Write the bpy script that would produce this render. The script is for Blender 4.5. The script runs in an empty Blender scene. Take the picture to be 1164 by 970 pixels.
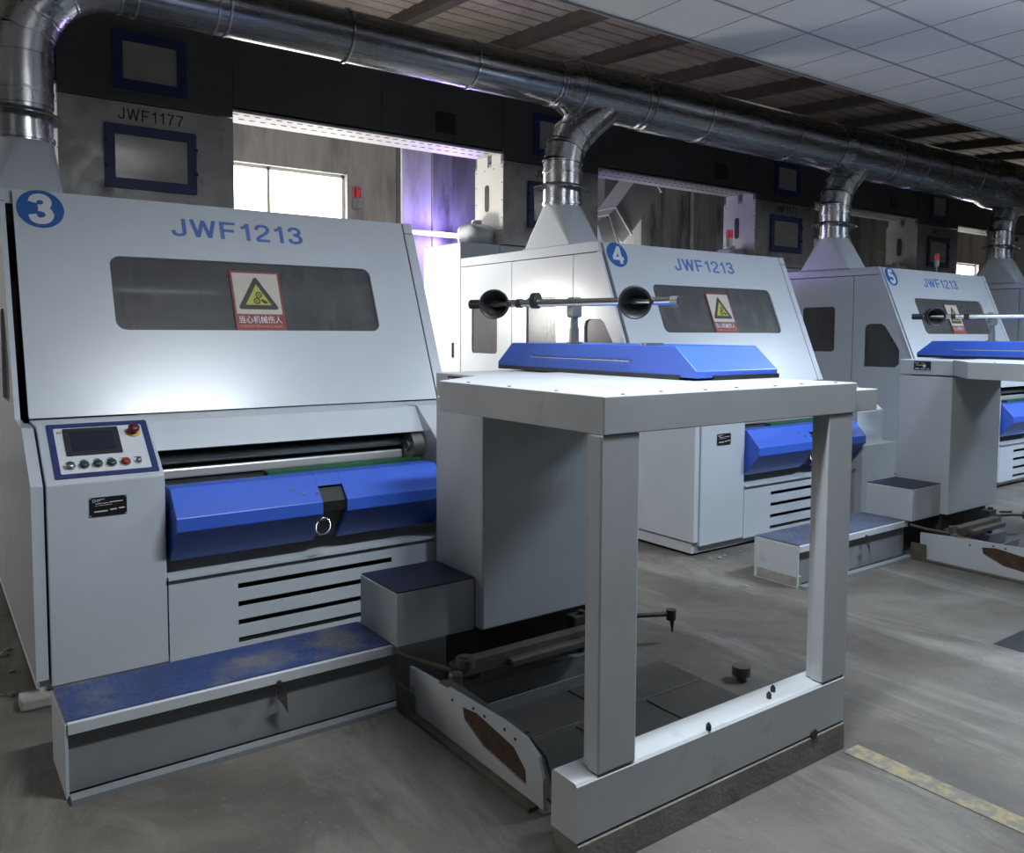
import bpy, bmesh, math, random
from mathutils import Vector, Matrix
random.seed(7)
SC = bpy.context.scene
COL = SC.collection
PI = math.pi

# ------------------------------------------------------------------ materials
def mat(name, base=(.5, .5, .5), rough=.5, metal=0., bump=0., bscale=60., var=0., vscale=3., stain=None, stain_amt=0., stain_scale=2.,
        stain_lo=.55, stretch=(1, 1, 1), rvar=0., spec=.5, coat=0., emit=None, estr=0., trans=0., alpha=1.):
    m = bpy.data.materials.new(name); m.use_nodes = True
    nt = m.node_tree; N = nt.nodes; L = nt.links
    b = N['Principled BSDF']
    b.inputs['Base Color'].default_value = (*base, 1); b.inputs['Roughness'].default_value = rough
    b.inputs['Metallic'].default_value = metal
    b.inputs['Specular IOR Level'].default_value = spec
    b.inputs['Coat Weight'].default_value = coat; b.inputs['Coat Roughness'].default_value = .2
    b.inputs['Transmission Weight'].default_value = trans
    b.inputs['Alpha'].default_value = alpha
    if emit:
        b.inputs['Emission Color'].default_value = (*emit, 1); b.inputs['Emission Strength'].default_value = estr
    tc = N.new('ShaderNodeTexCoord'); mp = N.new('ShaderNodeMapping'); mp.inputs['Scale'].default_value = stretch
    L.new(tc.outputs['Object'], mp.inputs['Vector'])
    def noise(scale, detail=4, rgh=.55):
        n = N.new('ShaderNodeTexNoise'); n.inputs['Scale'].default_value = scale; n.inputs['Detail'].default_value = detail
        n.inputs['Roughness'].default_value = rgh; L.new(mp.outputs[0], n.inputs['Vector']); return n
    def ramp(src, a, b_):
        r = N.new('ShaderNodeMapRange'); r.inputs['From Min'].default_value = a; r.inputs['From Max'].default_value = b_
        L.new(src, r.inputs['Value']); return r
    colr = None
    if var > 0:
        n = noise(vscale, 6); mx = N.new('ShaderNodeMix'); mx.data_type = 'RGBA'
        r = ramp(n.outputs['Fac'], .3, .7); L.new(r.outputs[0], mx.inputs['Factor'])
        mx.inputs['A'].default_value = (*[c * (1 - var) for c in base], 1); mx.inputs['B'].default_value = (*[min(1, c * (1 + var)) for c in base], 1)
        colr = mx.outputs['Result']
    if stain:
        n = noise(stain_scale, 8, .65); r = ramp(n.outputs['Fac'], stain_lo, stain_lo + .14)
        ml = N.new('ShaderNodeMath'); ml.operation = 'MULTIPLY'; ml.inputs[1].default_value = stain_amt; L.new(r.outputs[0], ml.inputs[0])
        mx = N.new('ShaderNodeMix'); mx.data_type = 'RGBA'; L.new(ml.outputs[0], mx.inputs['Factor'])
        if colr: L.new(colr, mx.inputs['A'])
        else: mx.inputs['A'].default_value = (*base, 1)
        mx.inputs['B'].default_value = (*stain, 1); colr = mx.outputs['Result']
    if colr: L.new(colr, b.inputs['Base Color'])
    if rvar > 0:
        n = noise(vscale * 2.3, 5); r = ramp(n.outputs['Fac'], .3, .7)
        r.inputs['To Min'].default_value = max(.03, rough - rvar); r.inputs['To Max'].default_value = min(1, rough + rvar)
        L.new(r.outputs[0], b.inputs['Roughness'])
    if bump > 0:
        n = noise(bscale, 3); bp = N.new('ShaderNodeBump'); bp.inputs['Strength'].default_value = bump; bp.inputs['Distance'].default_value = .004
        L.new(n.outputs['Fac'], bp.inputs['Height']); L.new(bp.outputs[0], b.inputs['Normal'])
    return m

M = {}
M['white'] = mat('white_paint', (.60, .64, .68), .27, spec=.7, coat=.45, bump=.16, bscale=230, var=.03, vscale=2.2, stain=(.36, .37, .36), stain_amt=.25, stain_scale=1.6, stain_lo=.6)
M['white_dirty'] = mat('scuffed_white_paint', (.56, .585, .60), .45, bump=.08, bscale=130, var=.05, vscale=3, stain=(.22, .20, .17), stain_amt=.5, stain_scale=3.1, stain_lo=.6)
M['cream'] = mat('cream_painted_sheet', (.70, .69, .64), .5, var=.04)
M['blue'] = mat('blue_paint', (.050, .140, .66), .36, bump=.05, bscale=120)
M['blue_dark'] = mat('dull_blue_paint', (.030, .045, .15), .45, var=.15, vscale=8)
M['tread'] = mat('worn_blue_tread', (.035, .062, .18), .48, bump=.25, bscale=26, var=.25, vscale=5, stain=(.17, .165, .155), stain_amt=.8, stain_scale=3.4, stain_lo=.50, rvar=.15)
M['tread_grey'] = mat('worn_grey_blue_tread', (.10, .115, .17), .5, bump=.25, bscale=26, var=.2, vscale=5, rvar=.1)
M['sheetpale'] = mat('pale_sheet_cladding', (.55, .55, .54), .4, metal=.25, var=.15, vscale=2, stretch=(4, 1, .5))
M['tread_dark'] = mat('dark_blue_tread', (.020, .027, .06), .45, bump=.3, bscale=40, var=.2, vscale=7)
M['black'] = mat('black_rubber', (.012, .012, .013), .5)
M['blackgap'] = mat('dark_machine_inside', (.012, .013, .016), .7)
M['plate_black'] = mat('black_nameplate', (.012, .012, .014), .3)
M['galv'] = mat('galvanised_sheet', (.46, .47, .48), .25, metal=.95, var=.16, vscale=2.5, rvar=.10, bump=.05, bscale=14, stretch=(1, 1, 1))
M['galv_brush'] = mat('brushed_galvanised_sheet', (.27, .28, .29), .27, metal=.95, var=.15, vscale=3, rvar=.09, stretch=(.5, 8, 8))
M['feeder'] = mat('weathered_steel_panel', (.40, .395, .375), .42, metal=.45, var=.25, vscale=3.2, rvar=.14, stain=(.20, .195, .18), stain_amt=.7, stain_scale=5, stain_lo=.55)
M['feeder_shade'] = mat('shaded_steel_panel', (.12, .125, .13), .5, metal=.4, var=.12, vscale=1.5, rvar=.08)  # darker copy of the feeder steel, with the upper casings' shade put in
M['chrome'] = mat('bright_steel', (.62, .62, .62), .2, metal=1.)
M['steel'] = mat('dull_steel', (.30, .30, .29), .4, metal=.8, var=.15)
M['iron'] = mat('dark_rusty_iron', (.055, .048, .042), .65, metal=.3, var=.3, vscale=12, stain=(.12, .055, .025), stain_amt=.7, stain_scale=9)
M['rust'] = mat('rust', (.085, .045, .025), .9, var=.3, vscale=20)
M['greasy'] = mat('greasy_brown_steel', (.13, .115, .09), .5, metal=.3, var=.35, vscale=9)
M['floorplate'] = mat('shaded_rusty_floor_plate', (.075, .07, .06), .55, metal=.3, var=.3, vscale=4, stain=(.13, .075, .04), stain_amt=.6, stain_scale=4.5, stain_lo=.55)  # rusty steel; the shade under the table is also in this dark colour
M['footing'] = mat('grimy_concrete_footing', (.23, .215, .19), .85, bump=.4, bscale=50, var=.2, vscale=6, stain=(.06, .05, .04), stain_amt=.8, stain_scale=4)
M['concrete_block'] = mat('rough_concrete', (.33, .31, .28), .9, bump=.5, bscale=60, var=.2, vscale=12)
M['green'] = mat('green_belt', (.02, .12, .06), .6)
M['roller'] = mat('satin_roller', (.75, .76, .75), .30, metal=.5, var=.08)
M['stickblue'] = mat('blue_sticker', (.015, .105, .36), .4)
M['letterblue'] = mat('blue_letter', (.09, .17, .48), .45)
M['letterblack'] = mat('black_letter', (.02, .02, .02), .5)
M['letterwhite'] = mat('white_letter', (.72, .74, .76), .45)
M['signred'] = mat('sign_red', (.25, .028, .03), .45)
M['signcream'] = mat('sign_cream', (.62, .57, .49), .5, var=.05, vscale=12)
M['signyellow'] = mat('sign_yellow', (.52, .50, .06), .5)
M['signgold'] = mat('sign_gold', (.6, .38, .12), .5)
M['signblack'] = mat('sign_black', (.03, .025, .022), .5)
M['screen'] = mat('dark_display', (.035, .037, .042), .28)
M['displayglass'] = mat('display_glass', (.02, .024, .04), .12)
M['btn_green'] = mat('dark_green_button', (.03, .07, .045), .3)
M['btn_red'] = mat('red_button', (.35, .02, .02), .35)
M['btn_maroon'] = mat('maroon_mushroom_button', (.10, .012, .015), .4)
M['btn_yellow'] = mat('yellow_ring', (.7, .38, .06), .5)
M['lampred'] = mat('red_lens', (.55, .01, .02), .25, emit=(1, .02, .03), estr=.12)
M['greyplastic'] = mat('grey_plastic', (.42, .43, .42), .5)
M['redpaint'] = mat('oxide_red', (.2, .03, .02), .5)
M['wallconc'] = mat('weathered_wall', (.44, .43, .42), .85, bump=.35, bscale=9, var=.22, vscale=1.6, stain=(.20, .19, .185), stain_amt=.6, stain_scale=1.3, stain_lo=.5, stretch=(2.2, 1, .45))
M['wallsteel'] = mat('smudged_steel_cladding', (.30, .30, .31), .42, metal=.5, var=.3, vscale=2, stain=(.06, .06, .065), stain_amt=.8, stain_scale=1.4, stain_lo=.48, stretch=(2.5, 1, .5))
M['ceilingtile'] = mat('ceiling_tile', (.84, .83, .82), .85, var=.04, vscale=1.3)
M['tbar'] = mat('ceiling_tee', (.36, .36, .38), .6)
M['roof'] = mat('old_roof_sheet', (.22, .195, .17), .8, var=.25, vscale=2, stain=(.12, .09, .07), stain_amt=.7, stain_scale=4, stain_lo=.52)
M['beam'] = mat('rusty_purlin', (.035, .027, .022), .8, var=.3, vscale=6)
M['daylight'] = mat('daylight_pane', (.9, .9, .9), .5, emit=(1, .985, .95), estr=7.)
M['skylight'] = mat('translucent_roof_sheet', (.8, .75, .65), .7, emit=(1, .93, .82), estr=.55)
M['tube'] = mat('glowing_tube', (.9, .9, .9), .5, emit=(.95, .9, 1), estr=9.)
M['uvtube'] = mat('violet_tube', (.8, .7, .9), .5, emit=(.80, .62, 1), estr=10.)
M['led'] = mat('led_diffuser', (.9, .9, .9), .5, emit=(.90, .96, 1), estr=6.)
M['ledgrid'] = mat('louvred_diffuser', (.9, .9, .9), .5, emit=(.90, .96, 1), estr=2.)
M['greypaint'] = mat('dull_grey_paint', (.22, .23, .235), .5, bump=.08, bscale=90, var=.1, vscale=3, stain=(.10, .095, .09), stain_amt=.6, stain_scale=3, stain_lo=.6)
M['brick'] = mat('dark_grout', (.03, .03, .03), .9)
M['paleglass'] = mat('window_reflection_colour', (.46, .44, .39), .12, var=.12, vscale=5, spec=.8)  # creamy reflection is put into the pane colour
M['yellowline'] = mat('worn_yellow_line', (.30, .25, .13), .8, bump=.3, bscale=80, stain=(.16, .15, .13), stain_amt=1., stain_scale=14, stain_lo=.42)

def glass_mat(name, tint, rough, alpha):
    m = bpy.data.materials.new(name); m.use_nodes = True
    nt = m.node_tree; N = nt.nodes; L = nt.links; N.remove(N['Principled BSDF'])
    out = N['Material Output']
    pr = N.new('ShaderNodeBsdfPrincipled'); pr.inputs['Base Color'].default_value = (*tint, 1); pr.inputs['Roughness'].default_value = rough
    tr = N.new('ShaderNodeBsdfTransparent'); tr.inputs['Color'].default_value = (.75, .75, .75, 1)
    mx = N.new('ShaderNodeMixShader')
    tc = N.new('ShaderNodeTexCoord'); mp = N.new('ShaderNodeMapping'); mp.inputs['Scale'].default_value = (9, 3, 1.4)
    n = N.new('ShaderNodeTexNoise'); n.inputs['Scale'].default_value = 1.6; n.inputs['Detail'].default_value = 7; n.inputs['Roughness'].default_value = .65
    L.new(tc.outputs['Object'], mp.inputs['Vector']); L.new(mp.outputs[0], n.inputs['Vector'])
    r = N.new('ShaderNodeMapRange'); r.inputs['From Min'].default_value = .35; r.inputs['From Max'].default_value = .75
    r.inputs['To Min'].default_value = alpha; r.inputs['To Max'].default_value = min(1, alpha + .25)
    L.new(n.outputs['Fac'], r.inputs['Value']); L.new(r.outputs[0], mx.inputs['Fac'])
    L.new(tr.outputs[0], mx.inputs[1]); L.new(pr.outputs[0], mx.inputs[2]); L.new(mx.outputs[0], out.inputs['Surface'])
    return m
M['smoke'] = glass_mat('smoky_acrylic', (.17, .17, .168), .22, .42)
M['clearish'] = glass_mat('scratched_acrylic', (.13, .13, .13), .3, .55)

def floor_material():
    m = bpy.data.materials.new('worn_concrete_floor'); m.use_nodes = True
    nt = m.node_tree; N = nt.nodes; L = nt.links; b = N['Principled BSDF']
    tc = N.new('ShaderNodeTexCoord')
    def noise(scale, detail, rgh, stretch=(1, 1, 1), rot=0, dist=0):
        mp = N.new('ShaderNodeMapping'); mp.inputs['Scale'].default_value = stretch; mp.inputs['Rotation'].default_value = (0, 0, rot)
        L.new(tc.outputs['Object'], mp.inputs['Vector'])
        n = N.new('ShaderNodeTexNoise'); n.inputs['Scale'].default_value = scale; n.inputs['Detail'].default_value = detail
        n.inputs['Roughness'].default_value = rgh; n.inputs['Distortion'].default_value = dist; L.new(mp.outputs[0], n.inputs['Vector']); return n.outputs['Fac']
    def rng(v, a, c, lo=0, hi=1):
        r = N.new('ShaderNodeMapRange'); r.inputs['From Min'].default_value = a; r.inputs['From Max'].default_value = c
        r.inputs['To Min'].default_value = lo; r.inputs['To Max'].default_value = hi; L.new(v, r.inputs['Value']); return r.outputs[0]
    def mix(f, a, c):
        mx = N.new('ShaderNodeMix'); mx.data_type = 'RGBA'; L.new(f, mx.inputs['Factor'])
        for s, v in (('A', a), ('B', c)):
            if isinstance(v, tuple): mx.inputs[s].default_value = (*v, 1)
            else: L.new(v, mx.inputs[s])
        return mx.outputs['Result']
    c = mix(rng(noise(1.1, 8, .6, dist=.6), .35, .65), (.080, .070, .058), (.16, .145, .122))
    c = mix(rng(noise(2.4, 9, .7, (1, .28, 1), .5, .8), .50, .66, 0, .75), c, (.25, .235, .205))
    c = mix(rng(noise(5.5, 9, .72, (1, .35, 1), -.3, 1.2), .56, .68, 0, .65), c, (.085, .078, .068))
    c = mix(rng(noise(60, 3, .7), .62, .75, 0, .35), c, (.48, .46, .43))
    v = N.new('ShaderNodeTexVoronoi'); v.feature = 'DISTANCE_TO_EDGE'; v.inputs['Scale'].default_value = .8
    nz = N.new('ShaderNodeTexNoise'); nz.inputs['Scale'].default_value = 3; nz.inputs['Detail'].default_value = 6
    L.new(tc.outputs['Object'], nz.inputs['Vector'])
    va = N.new('ShaderNodeVectorMath'); va.operation = 'MULTIPLY_ADD'; L.new(nz.outputs['Color'], va.inputs[0]); va.inputs[1].default_value = (.5, .5, 0)
    L.new(tc.outputs['Object'], va.inputs[2]); L.new(va.outputs[0], v.inputs['Vector'])
    c = mix(rng(v.outputs['Distance'], .001, .005, .22, 0), c, (.06, .055, .05))
    L.new(c, b.inputs['Base Color'])
    L.new(rng(noise(2.2, 6, .6), .3, .7, .42, .8), b.inputs['Roughness'])
    bp = N.new('ShaderNodeBump'); bp.inputs['Strength'].default_value = .35; bp.inputs['Distance'].default_value = .006
    L.new(noise(22, 8, .7), bp.inputs['Height']); L.new(bp.outputs[0], b.inputs['Normal'])
    return m
M['floor'] = floor_material()

# ------------------------------------------------------------------ mesh helpers
def root_loc(o):
    while o is not None and o.parent is not None: o = o.parent
    return Vector(o.location) if o is not None else Vector((0, 0, 0))

class MB:
    """collects shapes given in world coordinates and links them as one mesh"""
    def __init__(s): s.v = []; s.f = []; s.sm = []; s.mi = []; s.mats = []; s.cur = 0
    def use(s, m):
        if m not in s.mats: s.mats.append(m)
        s.cur = s.mats.index(m); return s
    def add(s, vs, fs, smooth=False):
        n = len(s.v); s.v += [Vector(p) for p in vs]
        for f in fs: s.f.append([i + n for i in f]); s.sm.append(smooth); s.mi.append(s.cur)
        return s
    def box(s, x0, x1, y0, y1, z0, z1):
        vs = [(x, y, z) for x in (x0, x1) for y in (y0, y1) for z in (z0, z1)]
        return s.add(vs, [(0, 1, 3, 2), (4, 6, 7, 5), (0, 4, 5, 1), (2, 3, 7, 6), (0, 2, 6, 4), (1, 5, 7, 3)])
    def bbox(s, x0, x1, y0, y1, z0, z1, r=.006, seg=2):
        bm = bmesh.new(); bmesh.ops.create_cube(bm, size=1)
        for v in bm.verts: v.co = Vector(((x0 + x1) / 2 + v.co.x * (x1 - x0), (y0 + y1) / 2 + v.co.y * (y1 - y0), (z0 + z1) / 2 + v.co.z * (z1 - z0)))
        bmesh.ops.bevel(bm, geom=bm.edges[:], offset=r, segments=seg, affect='EDGES', profile=.5)
        return s.bm(bm)
    def bm(s, bm, smooth=False):
        bm.verts.ensure_lookup_table(); bm.verts.index_update()
        s.add([v.co.copy() for v in bm.verts], [[v.index for v in f.verts] for f in bm.faces], smooth); bm.free(); return s
    def prism(s, pts, axis, a, b, r=0):
        """polygon pts (two coords) extruded along axis from a to b: axis x takes (y,z), y takes (x,z), z takes (x,y)"""
        def P(p, t): return {'x': (t, p[0], p[1]), 'y': (p[0], t, p[1]), 'z': (p[0], p[1], t)}[axis]
        n = len(pts); vs = [P(p, a) for p in pts] + [P(p, b) for p in pts]
        fs = [list(range(n)), list(range(2 * n - 1, n - 1, -1))] + [(i, i + n, (i + 1) % n + n, (i + 1) % n) for i in range(n)]
        bm = bmesh.new(); bv = [bm.verts.new(v) for v in vs]
        for f in fs: bm.faces.new([bv[i] for i in f])
        bmesh.ops.recalc_face_normals(bm, faces=bm.faces[:])
        if r: bmesh.ops.bevel(bm, geom=bm.edges[:], offset=r, segments=2, affect='EDGES', profile=.5)
        return s.bm(bm)
    def cyl(s, p0, p1, r0, r1=None, n=20, caps=True, smooth=True):
        p0 = Vector(p0); p1 = Vector(p1); r1 = r0 if r1 is None else r1
        d = (p1 - p0).normalized(); u = d.orthogonal().normalized(); w = d.cross(u)
        vs = []
        for p, r in ((p0, r0), (p1, r1)):
            for i in range(n):
                t = 2 * PI * i / n; vs.append(p + u * math.cos(t) * r + w * math.sin(t) * r)
        s.add(vs, [(i, (i + 1) % n, (i + 1) % n + n, i + n) for i in range(n)], smooth)
        if caps: s.add(vs, [list(range(n - 1, -1, -1)), list(range(n, 2 * n))])
        return s
    def tube(s, pts, r, n=16, closed=False, caps=True, smooth=True):
        """mitred tube through pts; r a number or a list"""
        pts = [Vector(p) for p in pts]; k = len(pts); R = r if isinstance(r, (list, tuple)) else [r] * k
        dirs = []
        for i in range(k):
            a = pts[i] - pts[i - 1] if (i > 0 or closed) else None
            b = pts[(i + 1) % k] - pts[i] if (i < k - 1 or closed) else None
            if a is not None: a.normalize()
            if b is not None: b.normalize()
            dirs.append((a, b))
        ref = None; vs = []
        for i in range(k):
            a, b = dirs[i]; t = ((a or b) + (b or a)).normalized()
            if ref is None: ref = t.orthogonal().normalized()
            ref = (ref - t * ref.dot(t)).normalized(); w = t.cross(ref)
            mit = 1.0
            if a is not None and b is not None:
                c = max(.3, math.cos(a.angle(b) / 2)); mdir = (b - a)
                mdir = mdir.normalized() if mdir.length > 1e-6 else None
            else: c = 1; mdir = None
            for j in range(n):
                q = 2 * PI * j / n; o = ref * math.cos(q) * R[i] + w * math.sin(q) * R[i]
                if mdir is not None: o = o + mdir * (o.dot(mdir)) * (1 / c - 1)
                vs.append(pts[i] + o)
        fs = []
        for i in range(k if closed else k - 1):
            for j in range(n):
                a = i * n + j; b = i * n + (j + 1) % n; c2 = ((i + 1) % k) * n + (j + 1) % n; d = ((i + 1) % k) * n + j
                fs.append((a, b, c2, d))
        s.add(vs, fs, smooth)
        if caps and not closed: s.add(vs, [list(range(n - 1, -1, -1)), list(range((k - 1) * n, k * n))])
        return s
    def lathe(s, prof, mtx, n=24, smooth=True):
        """prof: (radius, height) along local z, placed with mtx"""
        vs = []
        for r, h in prof:
            for i in range(n):
                t = 2 * PI * i / n; vs.append(mtx @ Vector((r * math.cos(t), r * math.sin(t), h)))
        fs = [(i * n + j, i * n + (j + 1) % n, (i + 1) * n + (j + 1) % n, (i + 1) * n + j) for i in range(len(prof) - 1) for j in range(n)]
        return s.add(vs, fs, smooth)
    def build(s, name, m, parent=None):
        me = bpy.data.meshes.new(name); off = root_loc(parent)
        me.from_pydata([v - off for v in s.v], [], s.f)
        if s.mats:
            for q in s.mats: me.materials.append(q)
            me.polygons.foreach_set('material_index', s.mi)
        else: me.materials.append(m)
        me.polygons.foreach_set('use_smooth', s.sm); me.update()
        o = bpy.data.objects.new(name, me); COL.objects.link(o)
        if parent is not None: o.parent = parent
        return o

def mesh_from_curve(cu):
    o = bpy.data.objects.new('tmp', cu); COL.objects.link(o)
    dg = bpy.context.evaluated_depsgraph_get(); dg.update()
    me = bpy.data.meshes.new_from_object(o.evaluated_get(dg))
    bpy.data.objects.remove(o); bpy.data.curves.remove(cu); return me

def rrect(x0, x1, y0, y1, r, n=5):
    pts = []
    for cx, cy, a in ((x1 - r, y1 - r, 0), (x0 + r, y1 - r, 90), (x0 + r, y0 + r, 180), (x1 - r, y0 + r, 270)):
        for i in range(n + 1):
            t = math.radians(a + 90 * i / n); pts.append((cx + r * math.cos(t), cy + r * math.sin(t)))
    return pts
def circ(cx, cy, r, n=40, ry=None):
    return [(cx + r * math.cos(2 * PI * i / n), cy + (ry or r) * math.sin(2 * PI * i / n)) for i in range(n)]

def plate(mb, loops, t, mtx):
    """flat plate with holes: loops[0] outline, the rest holes, local (u,v), thickness t behind w=0"""
    cu = bpy.data.curves.new('c', 'CURVE'); cu.dimensions = '2D'; cu.fill_mode = 'BOTH'; cu.extrude = t / 2
    for lp in loops:
        sp = cu.splines.new('POLY'); sp.points.add(len(lp) - 1); sp.use_cyclic_u = True
        for i, (x, y) in enumerate(lp): sp.points[i].co = (x, y, 0, 1)
    me = mesh_from_curve(cu)
    mb.add([mtx @ (v.co + Vector((0, 0, -t / 2))) for v in me.vertices], [list(p.vertices) for p in me.polygons])
    bpy.data.meshes.remove(me); return mb

def text(mb, body, size, mtx, bold=0., width=None, height=None, center=True, t=.0016, shear=0):
    cu = bpy.data.curves.new('t', 'FONT'); cu.body = body; cu.size = size; cu.extrude = t / 2; cu.offset = bold; cu.shear = shear
    cu.resolution_u = 3
    me = mesh_from_curve(cu)
    if not len(me.vertices): return mb
    xs = [v.co.x for v in me.vertices]; ys = [v.co.y for v in me.vertices]
    x0, x1, y0, y1 = min(xs), max(xs), min(ys), max(ys)
    sx = width / (x1 - x0) if width else 1; sy = height / (y1 - y0) if height else sx
    ox = -(x0 + x1) / 2 if center else -x0; oy = -(y0 + y1) / 2 if center else -y0
    mb.add([mtx @ Vector(((v.co.x + ox) * sx, (v.co.y + oy) * sy, v.co.z)) for v in me.vertices], [list(p.vertices) for p in me.polygons])
    bpy.data.meshes.remove(me); return mb

GL = {  # plain sans lettering drawn with a broad pen: width, strokes (smooth?, points)
 'J': (.56, [(1, [(.47, 1.0), (.47, .32), (.44, .14), (.27, .06), (.11, .13), (.07, .32)])]),
 'W': (.98, [(0, [(.07, 1), (.27, .02)]), (0, [(.27, .02), (.49, .98)]), (0, [(.49, .98), (.71, .02)]), (0, [(.71, .02), (.91, 1)])]),
 'F': (.64, [(0, [(.09, 0), (.09, 1)]), (0, [(.09, .93), (.62, .93)]), (0, [(.09, .50), (.55, .50)])]),
 '1': (.48, [(0, [(.33, 0), (.33, 1)]), (1, [(.33, .96), (.24, .82), (.08, .72)])]),
 '2': (.62, [(1, [(.08, .69), (.12, .86), (.30, .94), (.49, .88), (.54, .71), (.46, .53), (.28, .36), (.12, .20), (.08, .07)]), (0, [(.06, .065), (.58, .065)])]),
 '3': (.62, [(1, [(.08, .73), (.14, .88), (.30, .94), (.45, .88), (.50, .73), (.43, .58), (.24, .53)]), (1, [(.24, .53), (.45, .47), (.54, .29), (.46, .12), (.29, .06), (.13, .11), (.07, .28)])]),
 '4': (.64, [(0, [(.45, 0), (.45, .97)]), (0, [(.47, .95), (.07, .32)]), (0, [(.02, .29), (.62, .29)])]),
 '5': (.62, [(0, [(.53, .93), (.15, .93)]), (0, [(.17, .98), (.10, .50)]), (1, [(.10, .50), (.28, .60), (.47, .53), (.54, .33), (.46, .13), (.28, .06), (.13, .11), (.07, .26)])]),
 '6': (.62, [(1, [(.52, .76), (.44, .91), (.28, .93), (.12, .76), (.07, .45), (.11, .17), (.29, .06), (.47, .13), (.54, .31), (.46, .50), (.30, .56), (.13, .48)])]),
 '7': (.60, [(0, [(.03, .93), (.58, .93)]), (1, [(.54, .90), (.38, .62), (.27, .32), (.23, 0)])]),
}
def letters(mb, body, mtx, width, height, pen=.14, t=.0016):
    tot = sum(GL[c][0] + .13 for c in body) - .13; sx = width / tot; x = -tot / 2
    for c in body:
        w, strokes = GL[c]
        for si, (smooth, pts) in enumerate(strokes):
            if smooth:
                P = [pts[0]] + pts + [pts[-1]]; q = []
                for i in range(1, len(P) - 2):
                    p0, p1, p2, p3 = P[i - 1:i + 3]
                    for k in range(5):
                        u = k / 5; q.append(tuple(.5 * (2 * p1[a] + (p2[a] - p0[a]) * u + (2 * p0[a] - 5 * p1[a] + 4 * p2[a] - p3[a]) * u * u + (3 * p1[a] - p0[a] - 3 * p2[a] + p3[a]) * u ** 3) for a in (0, 1)))
                q.append(pts[-1]); pts = q
            L_, R_ = [], []
            for i, p in enumerate(pts):
                a = pts[max(0, i - 1)]; b = pts[min(len(pts) - 1, i + 1)]
                d1 = Vector((p[0] - a[0], p[1] - a[1])); d2 = Vector((b[0] - p[0], b[1] - p[1]))
                if d1.length < 1e-6: d1 = d2
                if d2.length < 1e-6: d2 = d1
                d1.normalize(); d2.normalize(); tt = (d1 + d2).normalized(); nn = Vector((-tt.y, tt.x)); k = min(2.2, 1 / max(.3, tt.dot(d1)))
                L_.append((p[0] + nn.x * pen / 2 * k, p[1] + nn.y * pen / 2 * k)); R_.append((p[0] - nn.x * pen / 2 * k, p[1] - nn.y * pen / 2 * k))
            n = len(pts)
            vs = [mtx @ Vector(((x + a) * sx, (b - .5) * height, si * .0003)) for a, b in L_ + R_]
            vs += [mtx @ Vector(((x + a) * sx, (b - .5) * height, -t)) for a, b in L_ + R_]
            fs = []
            for i in range(n - 1): fs += [(i, i + n, i + n + 1, i + 1), (i, i + 1, i + 1 + 2 * n, i + 2 * n), (i + n, i + 3 * n, i + 3 * n + 1, i + n + 1)]
            fs += [(0, 2 * n, 3 * n, n), (n - 1, 2 * n - 1, 4 * n - 1, 3 * n - 1)]
            mb.add(vs, fs)
        x += w + .13
    return mb

def frame(origin, X, Y):
    X = Vector(X).normalized(); Y = Vector(Y).normalized(); Z = X.cross(Y)
    m = Matrix((X, Y, Z)).transposed().to_4x4(); m.translation = Vector(origin); return m

def thing(name, label, cat, loc, group=None):
    o = bpy.data.objects.new(name, None); COL.objects.link(o); o.location = loc; o.empty_display_size = .1
    o['label'] = label; o['category'] = cat
    if group: o['group'] = group
    return o
def tag(o, label, cat, group=None):
    o['label'] = label; o['category'] = cat
    if group: o['group'] = group
    return o
def struct(o): o['kind'] = 'structure'; return o
def copy_tree(o, parent=None):
    c = o.copy(); COL.objects.link(c)
    if parent is not None: c.parent = parent
    for ch in list(o.children): copy_tree(ch, c)
    return c
def child(o, name): return [c for c in o.children if c.name.split('.')[0] == name][0]

# ------------------------------------------------------------------ layout constants (metres)
PITCH = 3.825
X0, Y0 = .345, 3.70                     # left front floor corner of the nearest machine
MS = .4086                              # how far the cover leans back per metre of height
CC, SS = 1 / math.sqrt(1 + MS * MS), MS / math.sqrt(1 + MS * MS)
def cover(u, w=0):                      # frame on the sloping cover, origin at its top left
    return frame((X0 + u, 4.708, 2.188 + 0), (1, 0, 0), (0, SS, CC)) @ Matrix.Translation((0, 0, w))
def cov_y(z): return 4.708 - (2.188 - z) * MS
CM = 1.3                                # console panel lean
CCC, CSS = 1 / math.sqrt(1 + CM * CM), CM / math.sqrt(1 + CM * CM)
def console(u, w=0): return frame((X0 + u, 3.6995, .885), (1, 0, 0), (0, CSS, CCC)) @ Matrix.Translation((0, 0, w))
def YZ(x, flip=False):                  # frame on a plane x = const, u = y, v = z, facing -x
    return frame((x, 0, 0), (0, -1, 0), (0, 0, 1)) if flip else Matrix(((0, 0, 1, x), (1, 0, 0, 0), (0, 1, 0, 0), (0, 0, 0, 1)))
def XZ(y): return frame((0, y, 0), (1, 0, 0), (0, 0, 1))       # u = x, v = z, facing -y

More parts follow.
